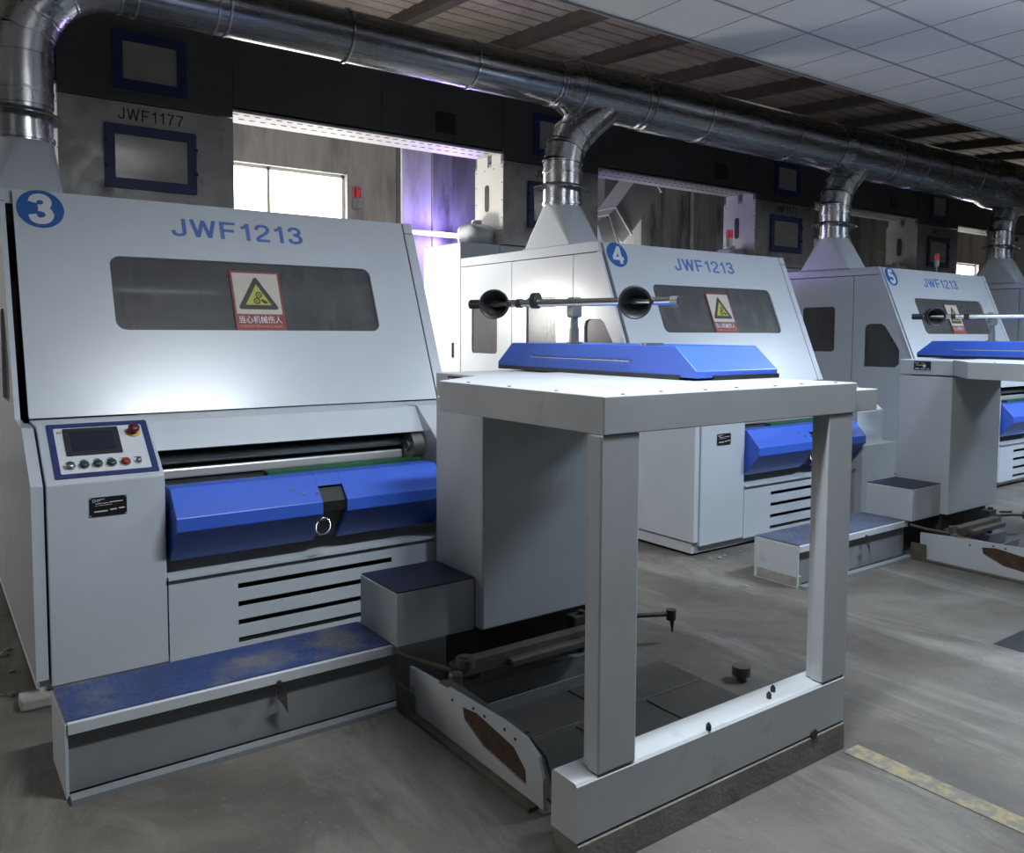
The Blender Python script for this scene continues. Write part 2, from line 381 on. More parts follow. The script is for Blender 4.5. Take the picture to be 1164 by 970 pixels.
# ------------------------------------------------------------------ carding machine
def make_card():
    t = thing('carding_machine', 'x', 'machine', (X0, Y0, 0), 'row of carding machines')
    x0, x1 = X0, X0 + 2.245
    # side panels with their windows cut out
    prof = [(3.71, .10), (3.71, .885), (3.985, 1.092), (4.262, 1.105), (4.708, 2.105), (6.615, 2.105), (6.615, .10)]
    wins = [rrect(6.02, 6.43, 1.31, 1.75, .035), rrect(5.19, 5.59, 1.31, 1.79, .035),
            [(4.85, 1.165), (4.845, 1.20), (4.845, 1.55), (4.83, 1.59), (4.79, 1.605), (4.66, 1.605), (4.62, 1.58), (4.475, 1.36), (4.463, 1.33), (4.463, 1.20), (4.50, 1.165)]]
    for xs, xe in ((x0 + .0, x0 + .022), (x1 - .022, x1)):
        m = MB(); A = Matrix(((0, 0, 1, xe), (1, 0, 0, 0), (0, 1, 0, 0), (0, 0, 0, 1)))
        # doors: three panels divided by seams
        def clip(y_lo, y_hi, gap=.004):
            out = []
            poly = prof
            def cut(poly, val, keep_gt):
                r = []
                for i in range(len(poly)):
                    a = poly[i]; b = poly[(i + 1) % len(poly)]
                    ia = (a[0] >= val) == keep_gt or a[0] == val; ib = (b[0] >= val) == keep_gt or b[0] == val
                    if ia: r.append(a)
                    if ia != ib:
                        q = (val - a[0]) / (b[0] - a[0]); r.append((val, a[1] + (b[1] - a[1]) * q))
                return r
            poly = cut(poly, y_lo + gap, True); poly = cut(poly, y_hi - gap, False); return poly
        for (a, b, w) in ((3.70, 4.98, [2]), (4.98, 5.80, [1]), (5.80, 6.62, [0])):
            plate(m, [clip(a, b)] + [wins[i] for i in w], .022, A)
        o = m.build('side_panel', M['white'], t)
        for w in wins:
            p = MB()
            c = (sum(q[0] for q in w) / len(w), sum(q[1] for q in w) / len(w))
            big = [(c[0] + (q[0] - c[0]) * 1.04, c[1] + (q[1] - c[1]) * 1.04) for q in w]
            plate(p, [big], .004, Matrix.Translation((.018 if xs == x0 else -.018 + .0, 0, 0)) @ Matrix(((0, 0, 1, xs if xs == x0 else xe), (1, 0, 0, 0), (0, 1, 0, 0), (0, 0, 0, 1))))
            p.build('side_window', M['clearish'], o)
    # handle on the rear door
    MB().cyl((x0 - .012, 6.75, 1.26), (x0 - .012, 6.75, 1.40), .009).box(x0 - .012, x0, 6.745, 6.755, 1.385, 1.395).box(x0 - .012, x0, 6.745, 6.755, 1.265, 1.275).build('side_handle', M['black'], t)
    # plinth
    MB().box(x0 + .012, x1 - .012, 3.735, 6.60, 0.02, .092).build('plinth', M['white_dirty'], t)
    # inner body: dark volume
    ip = [(4.10, .09), (4.10, 1.0), (4.55, 1.07), (5.00, 2.10), (6.60, 2.10), (6.60, .09)]
    m = MB(); m.prism([(y, z) for y, z in ip if True], 'x', x0 + .10, x1 - .10); m.build('inner_frame', M['blackgap'], t)
    # roof with lip
    m = MB(); m.prism([(4.70, 2.112), (4.735, 2.19), (6.62, 2.19), (6.62, 2.112)], 'x', x0 + .0, x1, .003)
    m.build('roof_panel', M['white'], t)
    # taller rear housing
    m = MB()
    for i in range(5):
        a = x0 + i * (x1 - x0) / 5; m.bbox(a + (.0 if i == 0 else .002), a + (x1 - x0) / 5 - .002, 6.63, 7.32, .02, 2.345, .004, 1)
    m.build('rear_housing', M['white'], t)
    m = MB(); m.bbox(x0 + .20, x0 + .50, 6.76, 7.05, 2.345, 2.56, .07, 4); m.cyl((x0 + .36, 6.9, 2.55), (x0 + .36, 6.9, 2.60), .05); m.build('motor_housing', M['white'], t)
    # the big leaning cover with rounded window opening
    m = MB()
    plate(m, [rrect(.055, 2.172, -1.172, -.004, .004, 1), rrect(.455, 1.885, -.738, -.335, .05, 6)], .024, cover(0))
    cov = m.build('front_cover', M['white'], t)
    m = MB(); plate(m, [rrect(.44, 1.90, -.75, -.32, .05, 6)], .005, cover(0, -.014)); m.build('cover_window', M['smoke'], cov)
    m = MB().cyl((x0 + .3, 4.80, 1.685), (x0 + 2.0, 4.80, 1.685), .12, n=36); m.build('inner_roller', M['roller'], t)
    MB().box(x0 + .15, x0 + 2.1, 4.60, 4.63, 1.40, 1.50).build('inner_bar', M['steel'], t)
    # seam strips of the cover, left and right
    for a, b in ((0.0, .022), (2.182, 2.245)):
        m = MB()
        plate(m, [[(a, -1.172), (b, -1.172), (b, -.075), (a, -.075)]], .03, cover(0)); plate(m, [[(a, -.070), (b, -.070), (b, 0), (a, 0)]], .03, cover(0))
        m.build('cover_edge_strip', M['white'], t)
    # lettering
    m = MB(); letters(m, 'JWF1213', cover(1.135, .0016) @ Matrix.Translation((0, -.147, 0)), .725, .105, .15); m.build('model_lettering', M['letterblue'], t)
    # round number sticker
    m = MB(); plate(m, [circ(.17, -.103, .103, 48)], .0016, cover(0, .0016)); st = m.build('number_sticker', M['stickblue'], t)
    # warning sign
    sg = MB(); S = cover(0, -.006)
    plate(sg, [[(1.045, -.735), (1.32, -.735), (1.32, -.385), (1.045, -.385)]], .002, S)
    sgo = sg.build('warning_sign', M['signred'], t)
    m = MB(); plate(m, [[(1.057, -.64), (1.308, -.64), (1.308, -.397), (1.057, -.397)]], .001, cover(0, -.005)); m.build('sign_panel', M['signcream'], sgo)
    def tri(cx, cy, h, r):
        pts = []
        for k in range(3):
            a = math.radians(90 + 120 * k); px, py = cx + h * math.cos(a), cy + h * math.sin(a)
            for j in range(-2, 3):
                b = a + math.radians(30 * j); pts.append((px - r * math.cos(a) + r * math.cos(b), py - r * math.sin(a) + r * math.sin(b)))
        return pts
    m = MB(); plate(m, [tri(1.182, -.545, .122, .012)], .001, cover(0, -.004)); m.build('triangle_border', M['signblack'], sgo)
    m = MB(); plate(m, [tri(1.182, -.545, .080, .002)], .001, cover(0, -.003)); m.build('triangle_field', M['signyellow'], sgo)
    m = MB()
    def gear(cx, cy, r):
        pts = []
        for i in range(40):
            a = 2 * PI * i / 40; q = r * (1.0 if (i // 2) % 2 else .78); pts.append((cx + q * math.cos(a), cy + q * math.sin(a)))
        plate(m, [pts, circ(cx, cy, r * .52, 20)], .001, cover(0, -.002)); plate(m, [circ(cx, cy, r * .25, 12)], .001, cover(0, -.002))
    gear(1.189, -.527, .021); gear(1.175, -.563, .021)
    plate(m, [[(1.197, -.556), (1.206, -.551), (1.222, -.560), (1.232, -.566), (1.236, -.580), (1.230, -.574), (1.222, -.580), (1.210, -.575), (1.202, -.566)]], .001, cover(0, -.002))
    m.build('pictogram', M['signblack'], sgo)
    m = MB(); text(m, '当心机械伤人', .05, cover(1.182, -.0052) @ Matrix.Translation((0, -.672, 0)), bold=.0003, width=.235, height=.044, t=.001); m.build('sign_writing', M['letterwhite'], sgo)
    m = MB(); text(m, 'WARNING MECHANICAL INJURY', .02, cover(1.182, -.0052) @ Matrix.Translation((0, -.713, 0)), bold=.0, width=.235, height=.018, t=.001); m.build('sign_caption', M['signgold'], sgo)
    # left control cabinet with leaning console
    c0, c1 = x0 + .052, x0 + .498
    m = MB(); m.prism([(3.70, .07), (3.70, .885), (3.977, 1.098), (4.24, 1.098), (4.24, .07)], 'x', c0, c1, .005)
    cab = m.build('control_cabinet', M['white'], t)
    MB().prism([(3.712, .10), (3.712, .882), (3.985, 1.088), (4.2, 1.09), (4.2, .10)], 'x', x0 + .022, x0 + .044).build('corner_strip', M['white'], t)
    m = MB(); plate(m, [rrect(.088, .482, .028, .348, .004, 1), rrect(.112, .456, .052, .322, .004, 1)], .004, console(0, .004)); cf = m.build('console_frame', M['blue_dark'], cab)
    m = MB(); plate(m, [rrect(.112, .456, .052, .322, .003, 1)], .003, console(0, .003)); m.build('console_panel', M['letterwhite'], cab)
    m = MB(); plate(m, [rrect(.145, .358, .152, .312, .004, 2)], .008, console(0, .009)); scn = m.build('touch_screen', M['screen'], cab)
    m = MB(); plate(m, [rrect(.168, .335, .175, .290, .002, 1)], .001, console(0, .010)); m.build('display', M['displayglass'], scn)
    m = MB(); plate(m, [rrect(.122, .137, .290, .300, .001, 1), rrect(.1245, .1345, .2925, .2975, .001, 1)], .001, console(0, .0042))
    for k, u in enumerate((.20, .252, .303, .358, .41)):
        plate(m, [rrect(u - .016, u + .014, .118, .121, .0005, 1)], .001, console(0, .0042))
        if k < 3: plate(m, [rrect(u - .009, u + .010, .125, .128, .0005, 1)], .001, console(0, .0042))
    m.build('console_marks', M['letterblack'], cab)
    for k, (u, mk) in enumerate(((.148, 'chrome'), (.20, 'btn_green'), (.251, 'btn_green'), (.303, 'btn_green'), (.358, 'btn_red'), (.409, 'steel'))):
        r = .0185 if k < 5 else .012
        q = console(u) @ Matrix.Translation((0, .092, 0))
        b = MB().lathe([(r * 1.12, .003), (r * 1.12, .010), (r * .95, .013)], q).build('button_ring', M['chrome'], cab)
        MB().lathe([(r * .92, .010), (r * .92, .019), (r * .7, .022), (0, .022)], q).build('push_button', M[mk], b)
        if k in (0, 5): MB().prism([(0, 0), (.006, 0), (.006, .004), (0, .004)], 'z', 0, .001)
    q = console(.418) @ Matrix.Translation((0, .272, 0))
    b = MB().lathe([(.029, .003), (.029, .007), (0, .007)], q).build('emergency_stop_ring', M['btn_yellow'], cab)
    MB().lathe([(.013, .007), (.013, .022), (.023, .026), (.024, .036), (.018, .042), (0, .044)], q).build('emergency_stop_button', M['btn_maroon'], b)
    # nameplate
    m = MB(); plate(m, [rrect(x0 + .205, x0 + .345, .741, .820, .002, 1)], .003, XZ(3.6995) @ Matrix.Translation((0, 0, .003))); npl = m.build('nameplate', M['plate_black'], cab)
    m = MB(); F = XZ(3.696)
    plate(m, [circ(x0 + .2225, .806, .0065, 16), circ(x0 + .2225, .806, .0045, 16)], .0006, F)
    for (a, b, z, h) in ((.232, .262, .809, .0022), (.232, .245, .803, .0022), (.228, .25, .792, .0028), (.253, .275, .793, .0022), (.279, .33, .795, .0034), (.226, .237, .7835, .0015), (.24, .29, .7855, .0014),
                         (.222, .272, .7585, .0052), (.282, .306, .7625, .0052), (.314, .336, .7655, .0052)):
        plate(m, [[(x0 + a, z), (x0 + b, z + .0012), (x0 + b, z + h + .0012), (x0 + a, z + h)]], .0006, F)
    for (a, z) in ((.209, .816), (.341, .816), (.209, .745), (.341, .745)): plate(m, [circ(x0 + a, z, .0025, 10)], .0012, F)
    m.build('nameplate_marks', M['letterwhite'], npl)
    # lip panel above the opening
    MB().prism([(3.992, 1.090), (3.903, .965), (3.915, .960), (4.010, 1.080)], 'x', x0 + .50, x0 + 1.875).build('lip_panel', M['white'], t)
    MB().prism([(3.992, 1.091), (4.262, 1.098), (4.262, 1.085), (3.992, 1.078)], 'x', x0 + .50, x0 + 1.875).build('lip_shelf', M['white'], t)
    # right cabinet
    m = MB(); m.prism([(3.70, .60), (3.70, .885), (3.977, 1.098), (4.24, 1.098), (4.24, .60)], 'x', x0 + 1.877, x0 + 2.242, .004)
    m.build('right_cabinet', M['white'], t)
    MB().bbox(x0 + 1.86, x0 + 2.34, 3.64, 4.00, .02, .62, .005).build('right_base_box', M['white_dirty'], t)
    # rollers and bars inside the opening
    MB().box(x0 + .50, x0 + 1.876, 4.05, 4.058, .44, 1.08).build('opening_back', M['blackgap'], t)
    MB().bbox(x0 + .5, x0 + 1.80, 3.995, 4.045, .815, .862, .008).cyl((x0 + .5, 4.035, .90), (x0 + 1.80, 4.035, .90), .022).build('calender_bar', M['roller'], t)
    MB().cyl((x0 + .5, 3.93, .79), (x0 + 1.80, 3.93, .79), .030).build('delivery_roller', M['blackgap'], t)
    MB().box(x0 + 1.0, x0 + 1.84, 3.86, 3.93, .800, .828).build('green_belt', M['green'], t)
    MB().cyl((x0 + 1.80, 3.95, .885), (x0 + 1.865, 3.95, .885), .078, n=28).cyl((x0 + 1.79, 3.95, .885), (x0 + 1.80, 3.95, .885), .03).build('roller_end_cap', M['steel'], t)
    m = MB()
    for k in range(7): m.bbox(x0 + .55 + k * .185, x0 + .70 + k * .185, 4.03, 4.05, .905, .935, .003, 1)
    m.build('clamp_row', M['blackgap'], t)
    # blue delivery cover, with the notch for the ring
    R = [(3.79, .50), (3.72, .505), (3.59, .655), (3.59, .712), (3.70, .825), (3.79, .825)]
    a, b = x0 + .515, x0 + 1.825; n0, n1 = x0 + 1.165, x0 + 1.285
    m = MB(); m.prism(R, 'x', a, n0, .003); m.prism(R, 'x', n1, b, .003); m.prism([(3.79, .775), (3.653, .775), (3.70, .825), (3.79, .825)], 'x', n0, n1)
    bl = m.build('delivery_cover', M['blue'], t)
    MB().prism([(3.79, .512), (3.735, .517), (3.612, .66), (3.612, .706), (3.668, .768), (3.79, .770)], 'x', n0 + .0005, n1 - .0005).build('notch_shade_fill', M['black'], bl)  # black insert paints the shade inside the notch
    m = MB()
    for (u, w) in ((1.035, .05), (1.083, .073), (1.148, .075)):
        yy = 3.70 - w; zz = .825 - w * 1.027; nrm = Vector((0, -.717, .697)); p = Vector((x0 + u, yy, zz)); m.cyl(p, p + nrm * .008, .008, .006, n=10)
    m.build('cover_bolt', M['chrome'], bl)
    # ring handle
    pts = []
    for i in range(18):
        q = 2 * PI * i / 18; pts.append((x0 + 1.172 + .036 * math.cos(q) + .012 * math.sin(q), 3.612 + .022 * math.sin(q), .592 + .034 * math.sin(q)))
    m = MB(); m.tube(pts, .0035, 8, closed=True); m.cyl((x0 + 1.15, 3.64, .62), (x0 + 1.19, 3.64, .62), .006); m.box(x0 + 1.166, x0 + 1.185, 3.645, 3.66, .665, .705)
    m.build('ring_handle', M['chrome'], bl)
    # shelf and louvred panel
    MB().prism([(3.684, .428), (3.684, .441), (4.04, .468), (4.04, .455), (3.70, .428)], 'x', x0 + .500, x0 + 1.858).build('collecting_shelf', M['white'], t)
    m = MB(); slots = [rrect(x0 + .80, x0 + 1.575, z - .026, z, .001, 1) for z in (.362, .279, .195, .113)]
    plate(m, [[(x0 + .503, .062), (x0 + 1.858, .062), (x0 + 1.858, .425), (x0 + .503, .425)]] + slots, .012, XZ(3.70))
    m.build('louvred_panel', M['white'], t)
    # beacon
    bx, by = x0 + 2.10, 5.2
    m = MB().cyl((bx, by, 2.19), (bx, by, 2.32), .007, n=10).cyl((bx, by, 2.315), (bx, by, 2.33), .02, n=14)
    be = m.build('beacon_pole', M['greyplastic'], t)
    MB().cyl((bx, by, 2.33), (bx, by, 2.40), .030, n=18).cyl((bx, by, 2.468), (bx, by, 2.478), .030, n=18).box(bx - .036, bx - .030, by - .006, by + .006, 2.33, 2.475).build('beacon_base', M['greyplastic'], be)
    MB().cyl((bx, by, 2.402), (bx, by, 2.466), .031, n=18).build('beacon_lens', M['lampred'], be)
    # side casting seen at floor level
    return t, st

card, sticker = make_card()
def number(parent, n, dx):
    m = MB(); letters(m, n, cover(.172, .0032) @ Matrix.Translation((0, -.103, 0)), .098 if n != '4' else .115, .15, .23 if n != '4' else .17)
    off = root_loc(parent); me = None
    o = MB.build(m, 'number', M['letterwhite'], None)
    # the lettering is written on the nearest machine's cover and belongs to the same spot on each machine
    for v in o.data.vertices: v.co -= Vector((X0, Y0, 0))
    o.parent = parent; return o
machines = [card]
for k in (1, 2, 3):
    c = copy_tree(card); c.location = (X0 + PITCH * k, Y0, 0); machines.append(c)
LB = ['white carding machine marked with number 3, nearest, behind the worn blue step',
      'white carding machine marked with number 4, its bright side facing the aisle',
      'white carding machine marked with number 5, grey shaded side with two dark windows',
      'white carding machine at the right edge, farthest of the row, mostly out of view']
for k, c in enumerate(machines):
    c['label'] = LB[k]
    number(child(c, 'number_sticker'), str(3 + k), 0)

# ------------------------------------------------------------------ coiler with its table, per machine
def make_coiler():
    t = thing('can_coiler', 'x', 'coiler', (1.87, 2.80, 0), 'can coilers in front of the carding machines')
    x0 = 1.87
    m = MB(); m.bbox(x0, 2.585, 2.80, 3.175, .262, 1.21, .006)
    col = m.build('column_housing', M['white_dirty'], t)
    m = MB(); m.bbox(x0, 2.585, 2.80, 3.175, 1.218, 1.322, .005); m.build('column_cap', M['white_dirty'], t)
    m = MB(); m.box(x0 + .03, 2.55, 2.86, 3.14, .0, .262); m.build('column_foot', M['iron'], t)
    # slab table
    m = MB(); m.prism([(1.503, 1.66), (2.704, 1.66), (2.704, 2.80), (1.872, 2.80), (1.503, 2.53)], 'z', 1.222, 1.328, .003); slab = m.build('table_slab', M['white_dirty'], t)
    m = MB(); m.bbox(2.712, 2.862, 1.675, 2.55, 1.222, 1.300, .003); m.build('side_box', M['white_dirty'], t)
    for (a, b) in ((1.496, 1.641), (2.545, 2.690)):
        MB().bbox(a, b, 1.662, 1.708, .272, 1.222, .005).bbox(a + .01, b - .01, 1.700, 1.735, .272, 1.222, .004).build('leg', M['white_dirty'], t)
    MB().prism([(1.656, .0), (1.658, .092), (1.665, .100), (1.765, .100), (1.775, 0)], 'x', 1.424, 2.683).build('beam_footing', M['footing'], t)
    m = MB()
    m.prism([(1.661, .104), (1.661, .262), (1.668, .270), (1.765, .270), (1.772, .262), (1.772, .104)], 'x', 1.42, 2.680); bm_ = m.build('base_beam', M['white_dirty'], t)
    m = MB()
    for (x, y) in ((2.30, 1.70), (2.355, 1.725), (1.96, 1.668)): m.cyl((x, y, .27), (x, y, .286), .009, n=6).cyl((x, y, .286), (x, y, .292), .005, n=8)
    m.cyl((2.50, 1.655, .105), (2.50, 1.664, .105), .018, n=16)
    m.build('beam_bolt', M['iron'], bm_)
    m = MB()
    for i in range(7): m.cyl((1.60 + i * .17, 1.69 + .02 * (i % 2), 1.326), (1.60 + i * .17, 1.69 + .02 * (i % 2), 1.331), .006, n=8)
    for i in range(3): m.cyl((1.53, 1.9 + i * .24, 1.326), (1.53, 1.9 + i * .24, 1.331), .006, n=8)
    m.build('slab_screw', M['steel'], slab)
    # small step box at the column
    m = MB(); m.bbox(1.500, 1.866, 2.850, 3.180, .256, .470, .004); sb = m.build('step_box', M['white_dirty'], t)
    MB().box(1.504, 1.866, 2.854, 3.176, .4705, .476).build('step_tread', M['tread_dark'], sb)
    # nameplate on the column cap
    m = MB(); A = YZ(1.8695); plate(m, [rrect(2.95, 3.07, 1.250, 1.312, .004, 2)], .002, A @ Matrix.Translation((0, 0, .0005))); npl = m.build('nameplate', M['plate_black'], t)
    m = MB()
    for (a, b, z, h) in ((3.035, 3.062, 1.297, .004), (2.99, 3.02, 1.298, .003), (2.985, 3.005, 1.27, .02), (3.0, 3.055, 1.283, .004), (3.03, 3.06, 1.258, .006), (2.99, 3.02, 1.257, .006), (2.96, 2.98, 1.257, .006)):
        plate(m, [[(a, z), (b, z), (b, z + h), (a, z + h)]], .001, YZ(1.8678))
    m.build('nameplate_marks', M['letterwhite'], npl)
    # blue coiler head
    P = [(2.02, 1.337), (2.02, 1.362), (2.126, 1.452), (3.155, 1.452), (3.27, 1.362), (3.27, 1.337)]
    m = MB(); m.prism(P, 'x', 2.272, 2.737, .003); hd = m.build('coiler_head', M['blue'], t)
    MB().box(2.268, 2.72, 2.10, 3.262, 1.328, 1.345).box(2.36, 2.741, 2.014, 2.5, 1.328, 1.345).build('head_gasket', M['black'], hd)
    MB().cyl((2.264, 2.36, 1.392), (2.264, 2.99, 1.392), .0045, n=8).cyl((2.264, 2.36, 1.392), (2.275, 2.36, 1.392), .007, n=8).cyl((2.264, 2.99, 1.392), (2.275, 2.99, 1.392), .007, n=8).build('grab_rod', M['chrome'], hd)
    MB().cyl((2.33, 2.30, 1.452), (2.33, 2.30, 1.462), .045, n=28).build('head_port', M['steel'], hd)
    # post and sensor bar
    base = Vector((2.318, 2.76, 1.452))
    m = MB().cyl(base, base + Vector((0, 0, .008)), .034, n=20).cyl(base + Vector((0, 0, .008)), base + Vector((0, 0, .07)), .021, n=18).cyl(base + Vector((0, 0, .07)), base + Vector((0, 0, .13)), .017, n=18)
    post = m.build('post', M['steel'], hd)
    m = MB(); m.bbox(base.x - .027, base.x + .027, base.y - .027, base.y + .027, 1.565, 1.655, .012, 3); m.cyl((base.x - .03, base.y, 1.60), (base.x + .03, base.y, 1.60), .006, n=10); m.build('post_clamp', M['steel'], hd)
    A = Vector((2.083, 3.19, 1.628)); B = Vector((2.427, 2.259, 1.628)); d = (B - A).normalized()
    bar = MB().cyl(A, B, .0165, n=18).build('sensor_bar', M['chrome'], hd)
    MB().cyl(A - d * .02, A + d * .055, .021, n=14).build('end_grip', M['black'], bar)
    mid = A + d * .33
    MB().cyl(mid - d * .015, mid + d * .018, .024, n=16).cyl(mid + Vector((0, 0, .014)) - d * .012, mid + Vector((0, 0, .014)) + d * .015, .032, n=16).build('bar_clamp', M['black'], bar)
    MB().cyl(A + d * .235, A + d * .262, .0195, n=14).build('bar_sleeve', M['black'], bar)
    MB().cyl(B - d * .03, B, .0185, n=14).build('bar_end', M['steel'], bar)
    for q, ax in ((A + d * .115, Vector((-.62, -.75, -.05))), (B - d * .19, Vector((-.62, -.75, -.12)))):
        Z = ax.normalized(); X = Z.orthogonal().normalized(); mt = frame(q - Z * .06, X, Z.cross(X))
        f = MB().lathe([(0, .0), (.030, .0), (.036, .012), (.056, .030), (.056, .055), (.066, .078), (.066, .125), (.061, .125), (.050, .09), (.018, .045), (0, .043)], mt, 28).build('sensor_cup', M['black'], bar)
    # small underside fittings
    m = MB(); m.box(1.72, 2.52, 2.70, 2.76, .0, .085); m.build('floor_channel', M['greypaint'], t)
    return t
coil = make_coiler()
coilers = [coil]
for k in (1,):
    c = copy_tree(coil); c.location = (1.87 + 3.83 * k, 2.80, 0); coilers.append(c)
coil['label'] = 'white can coiler table on square legs with blue head, nearest, in the foreground'
coilers[1]['label'] = 'white can coiler with black nameplate and blue head, cut by the right edge'

# ------------------------------------------------------------------ step platforms
def make_platform():
    t = thing('step_platform', 'x', 'step', (.345, 2.90, 0), 'step platforms')
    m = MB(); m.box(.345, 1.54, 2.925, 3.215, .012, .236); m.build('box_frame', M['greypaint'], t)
    m = MB(); m.box(.343, .352, 2.903, 3.217, .0, .246); m.build('end_plate', M['white_dirty'], t)
    m = MB(); m.prism([(2.898, .212), (2.898, .247), (2.905, .252), (3.217, .252), (3.217, .236), (2.925, .236), (2.925, .212)], 'x', .352, 1.545); m.build('top_lip', M['white_dirty'], t)
    m = MB(); m.box(.349, 1.50, 2.906, 3.214, .2525, .2565); tr = m.build('tread_plate', M['tread'], t)
    m = MB()
    for i in range(44):
        for j in range(11):
            x = .37 + i * .0256; y = 2.925 + j * .0265
            s = 1 if (i + j) % 2 else -1; dx, dy = .0075, .0035 * s
            m.add([(x - dx, y - dy - .0016, .2566), (x + dx, y + dy - .0016, .2566), (x + dx, y + dy + .0016, .2582), (x - dx, y - dy + .0016, .2582)], [(0, 1, 2, 3)])
    m.build('raised_pattern', M['tread'], tr)
    m = MB(); m.box(.352, 1.54, 2.855, 2.90, 0, .018); m.build('foot_channel', M['greypaint'], t)
    m = MB().tube([(1.035, 2.895, .205), (1.02, 2.882, .175), (1.04, 2.880, .150), (1.065, 2.884, .172), (1.05, 2.895, .205)], .0022, 6).cyl((1.04, 2.886, .214), (1.04, 2.899, .214), .010, n=8)
    m.add([(1.025, 2.884, .176), (1.062, 2.884, .184), (1.068, 2.881, .095)], [(0, 1, 2)]); m.build('torn_tie', M['iron'], t)
    return t
pf = make_platform()
pf['label'] = 'long low step with worn blue chequered tread, nearest, below machine number 3'
pf2 = copy_tree(pf); pf2.location = (.345 + 3.83, 2.90, 0)
for o in pf2.children_recursive:
    if o.name.split('.')[0] in ('tread_plate', 'raised_pattern'):
        o.data = o.data.copy(); o.data.materials.clear(); o.data.materials.append(M['tread_grey'])
pf2['label'] = 'low white step with grey blue tread below machine number 4, behind the table leg'

# ------------------------------------------------------------------ guide rails and things under the table
def make_rail():
    t = thing('can_guide_rail', 'x', 'rail', (1.541, 2.82, 0), 'can guide rails on the floor')
    side = [(2.82, .012), (2.82, .182), (2.50, .200), (2.18, .212), (2.06, .205), (1.99, .17), (1.965, .11), (1.96, .012)]
    m = MB(); plate(m, [side, [(2.43, .165), (2.34, .178), (2.12, .150), (2.055, .10), (2.05, .05), (2.30, .075), (2.42, .125)]], .014, YZ(1.554))
    m.build('rail_web', M['white_dirty'], t)
    m = MB(); plate(m, [[(2.45, .175), (2.03, .175), (2.03, .03), (2.45, .06)]], .003, YZ(1.550)); m.build('rust_patch', M['rust'], t)
    m = MB(); m.box(1.505, 1.545, 1.99, 2.86, .0, .014).prism([(1.541, .19), (1.590, .19), (1.590, .198), (1.541, .198)], 'y', 2.10, 2.60); m.box(1.500, 1.508, 2.76, 2.86, .0, .115); m.build('rail_foot', M['greasy'], t)
    m = MB(); m.tube([(1.562, 2.06, .20), (1.568, 1.985, .165), (1.572, 1.955, .09), (1.575, 1.95, .01)], .006, 8); m.build('end_strap', M['iron'], t)
    m = MB()
    for (y, z) in ((2.50, .165), (2.36, .187), (2.29, .186), (2.17, .188), (2.11, .180)): m.cyl((1.538, y, z), (1.546, y, z), .006, n=8)
    m.build('rail_bolt', M['iron'], t)
    return t
rl = make_rail(); rl['label'] = 'low steel guide rail with a rusty patch under the near table, left of its leg'
rl2 = copy_tree(rl); rl2.location = (1.541 + 3.85, 2.82, 0); rl2['label'] = 'low steel guide rail with bolt heads on the floor at the right edge'

def make_arm():
    t = thing('can_pusher_arm', 'x', 'pusher arm', (1.69, 2.70, 0), 'can pusher arms')
    m = MB(); m.prism([(1.66, .155), (1.66, .205), (1.70, .212), (2.36, .212), (2.36, .160)], 'y', 2.665, 2.72); m.bbox(1.90, 2.36, 2.63, 2.70, .150, .185, .008); m.build('arm_bar', M['greasy'], t)
    m = MB().cyl((1.70, 2.665, .195), (1.70, 2.665, .232), .038, n=24).cyl((1.70, 2.665, .232), (1.70, 2.665, .238), .018, n=16).build('arm_roller', M['greasy'], t)
    m = MB(); m.bbox(1.615, 1.665, 2.62, 2.66, .02, .20, .012); m.tube([(1.50, 2.86, .235), (1.55, 2.80, .215), (1.64, 2.67, .195)], .009, 8); m.build('arm_bracket', M['greasy'], t)
    m = MB(); m.prism([(1.62, 0), (1.62, .05), (2.50, .05), (2.50, 0)], 'y', 2.60, 2.608); m.build('guide_strip', M['greypaint'], t)
    m = MB().cyl((2.36, 2.74, .0), (2.36, 2.74, .27), .016, n=12).bbox(2.30, 2.41, 2.72, 2.78, .18, .255, .008).cyl((2.42, 2.70, .235), (2.50, 2.66, .235), .008, n=8).build('pivot_block', M['iron'], t)
    m = MB().tube([(2.50, 2.78, .185), (2.74, 2.76, .165), (2.90, 2.74, .145)], .011, 10).cyl((2.925, 2.735, .115), (2.925, 2.735, .165), .024, n=18).cyl((2.935, 2.735, .05), (2.932, 2.735, .115), .003, .013, n=10).build('trip_rod', M['iron'], t)
    return t
am = make_arm(); am['label'] = 'greasy brown pusher arm with roller lying under the near coiler column'
am2 = copy_tree(am); am2.location = (1.69 + 3.83, 2.70, 0); am2['label'] = 'dirty pusher arm with roller under the coiler column in front of machine number 5'

m = MB().cyl((2.86, 2.26, .0), (2.86, 2.26, .022), .022, n=16).cyl((2.86, 2.26, .022), (2.86, 2.26, .062), .040, n=22)
tag(m.build('floor_roller', M['greasy']), 'small brown guide roller standing on the floor behind the table base beam', 'roller')
m = MB().cyl((1.585, 1.86, .0), (1.585, 1.86, .10), .012, n=12).lathe([(0, .10), (.03, .10), (.034, .12), (.02, .135), (0, .135)], Matrix.Translation((1.585, 1.86, 0)), 16)
tag(m.build('stop_bolt', M['greasy']), 'brown adjusting bolt on the floor just left of the near table leg', 'bolt')

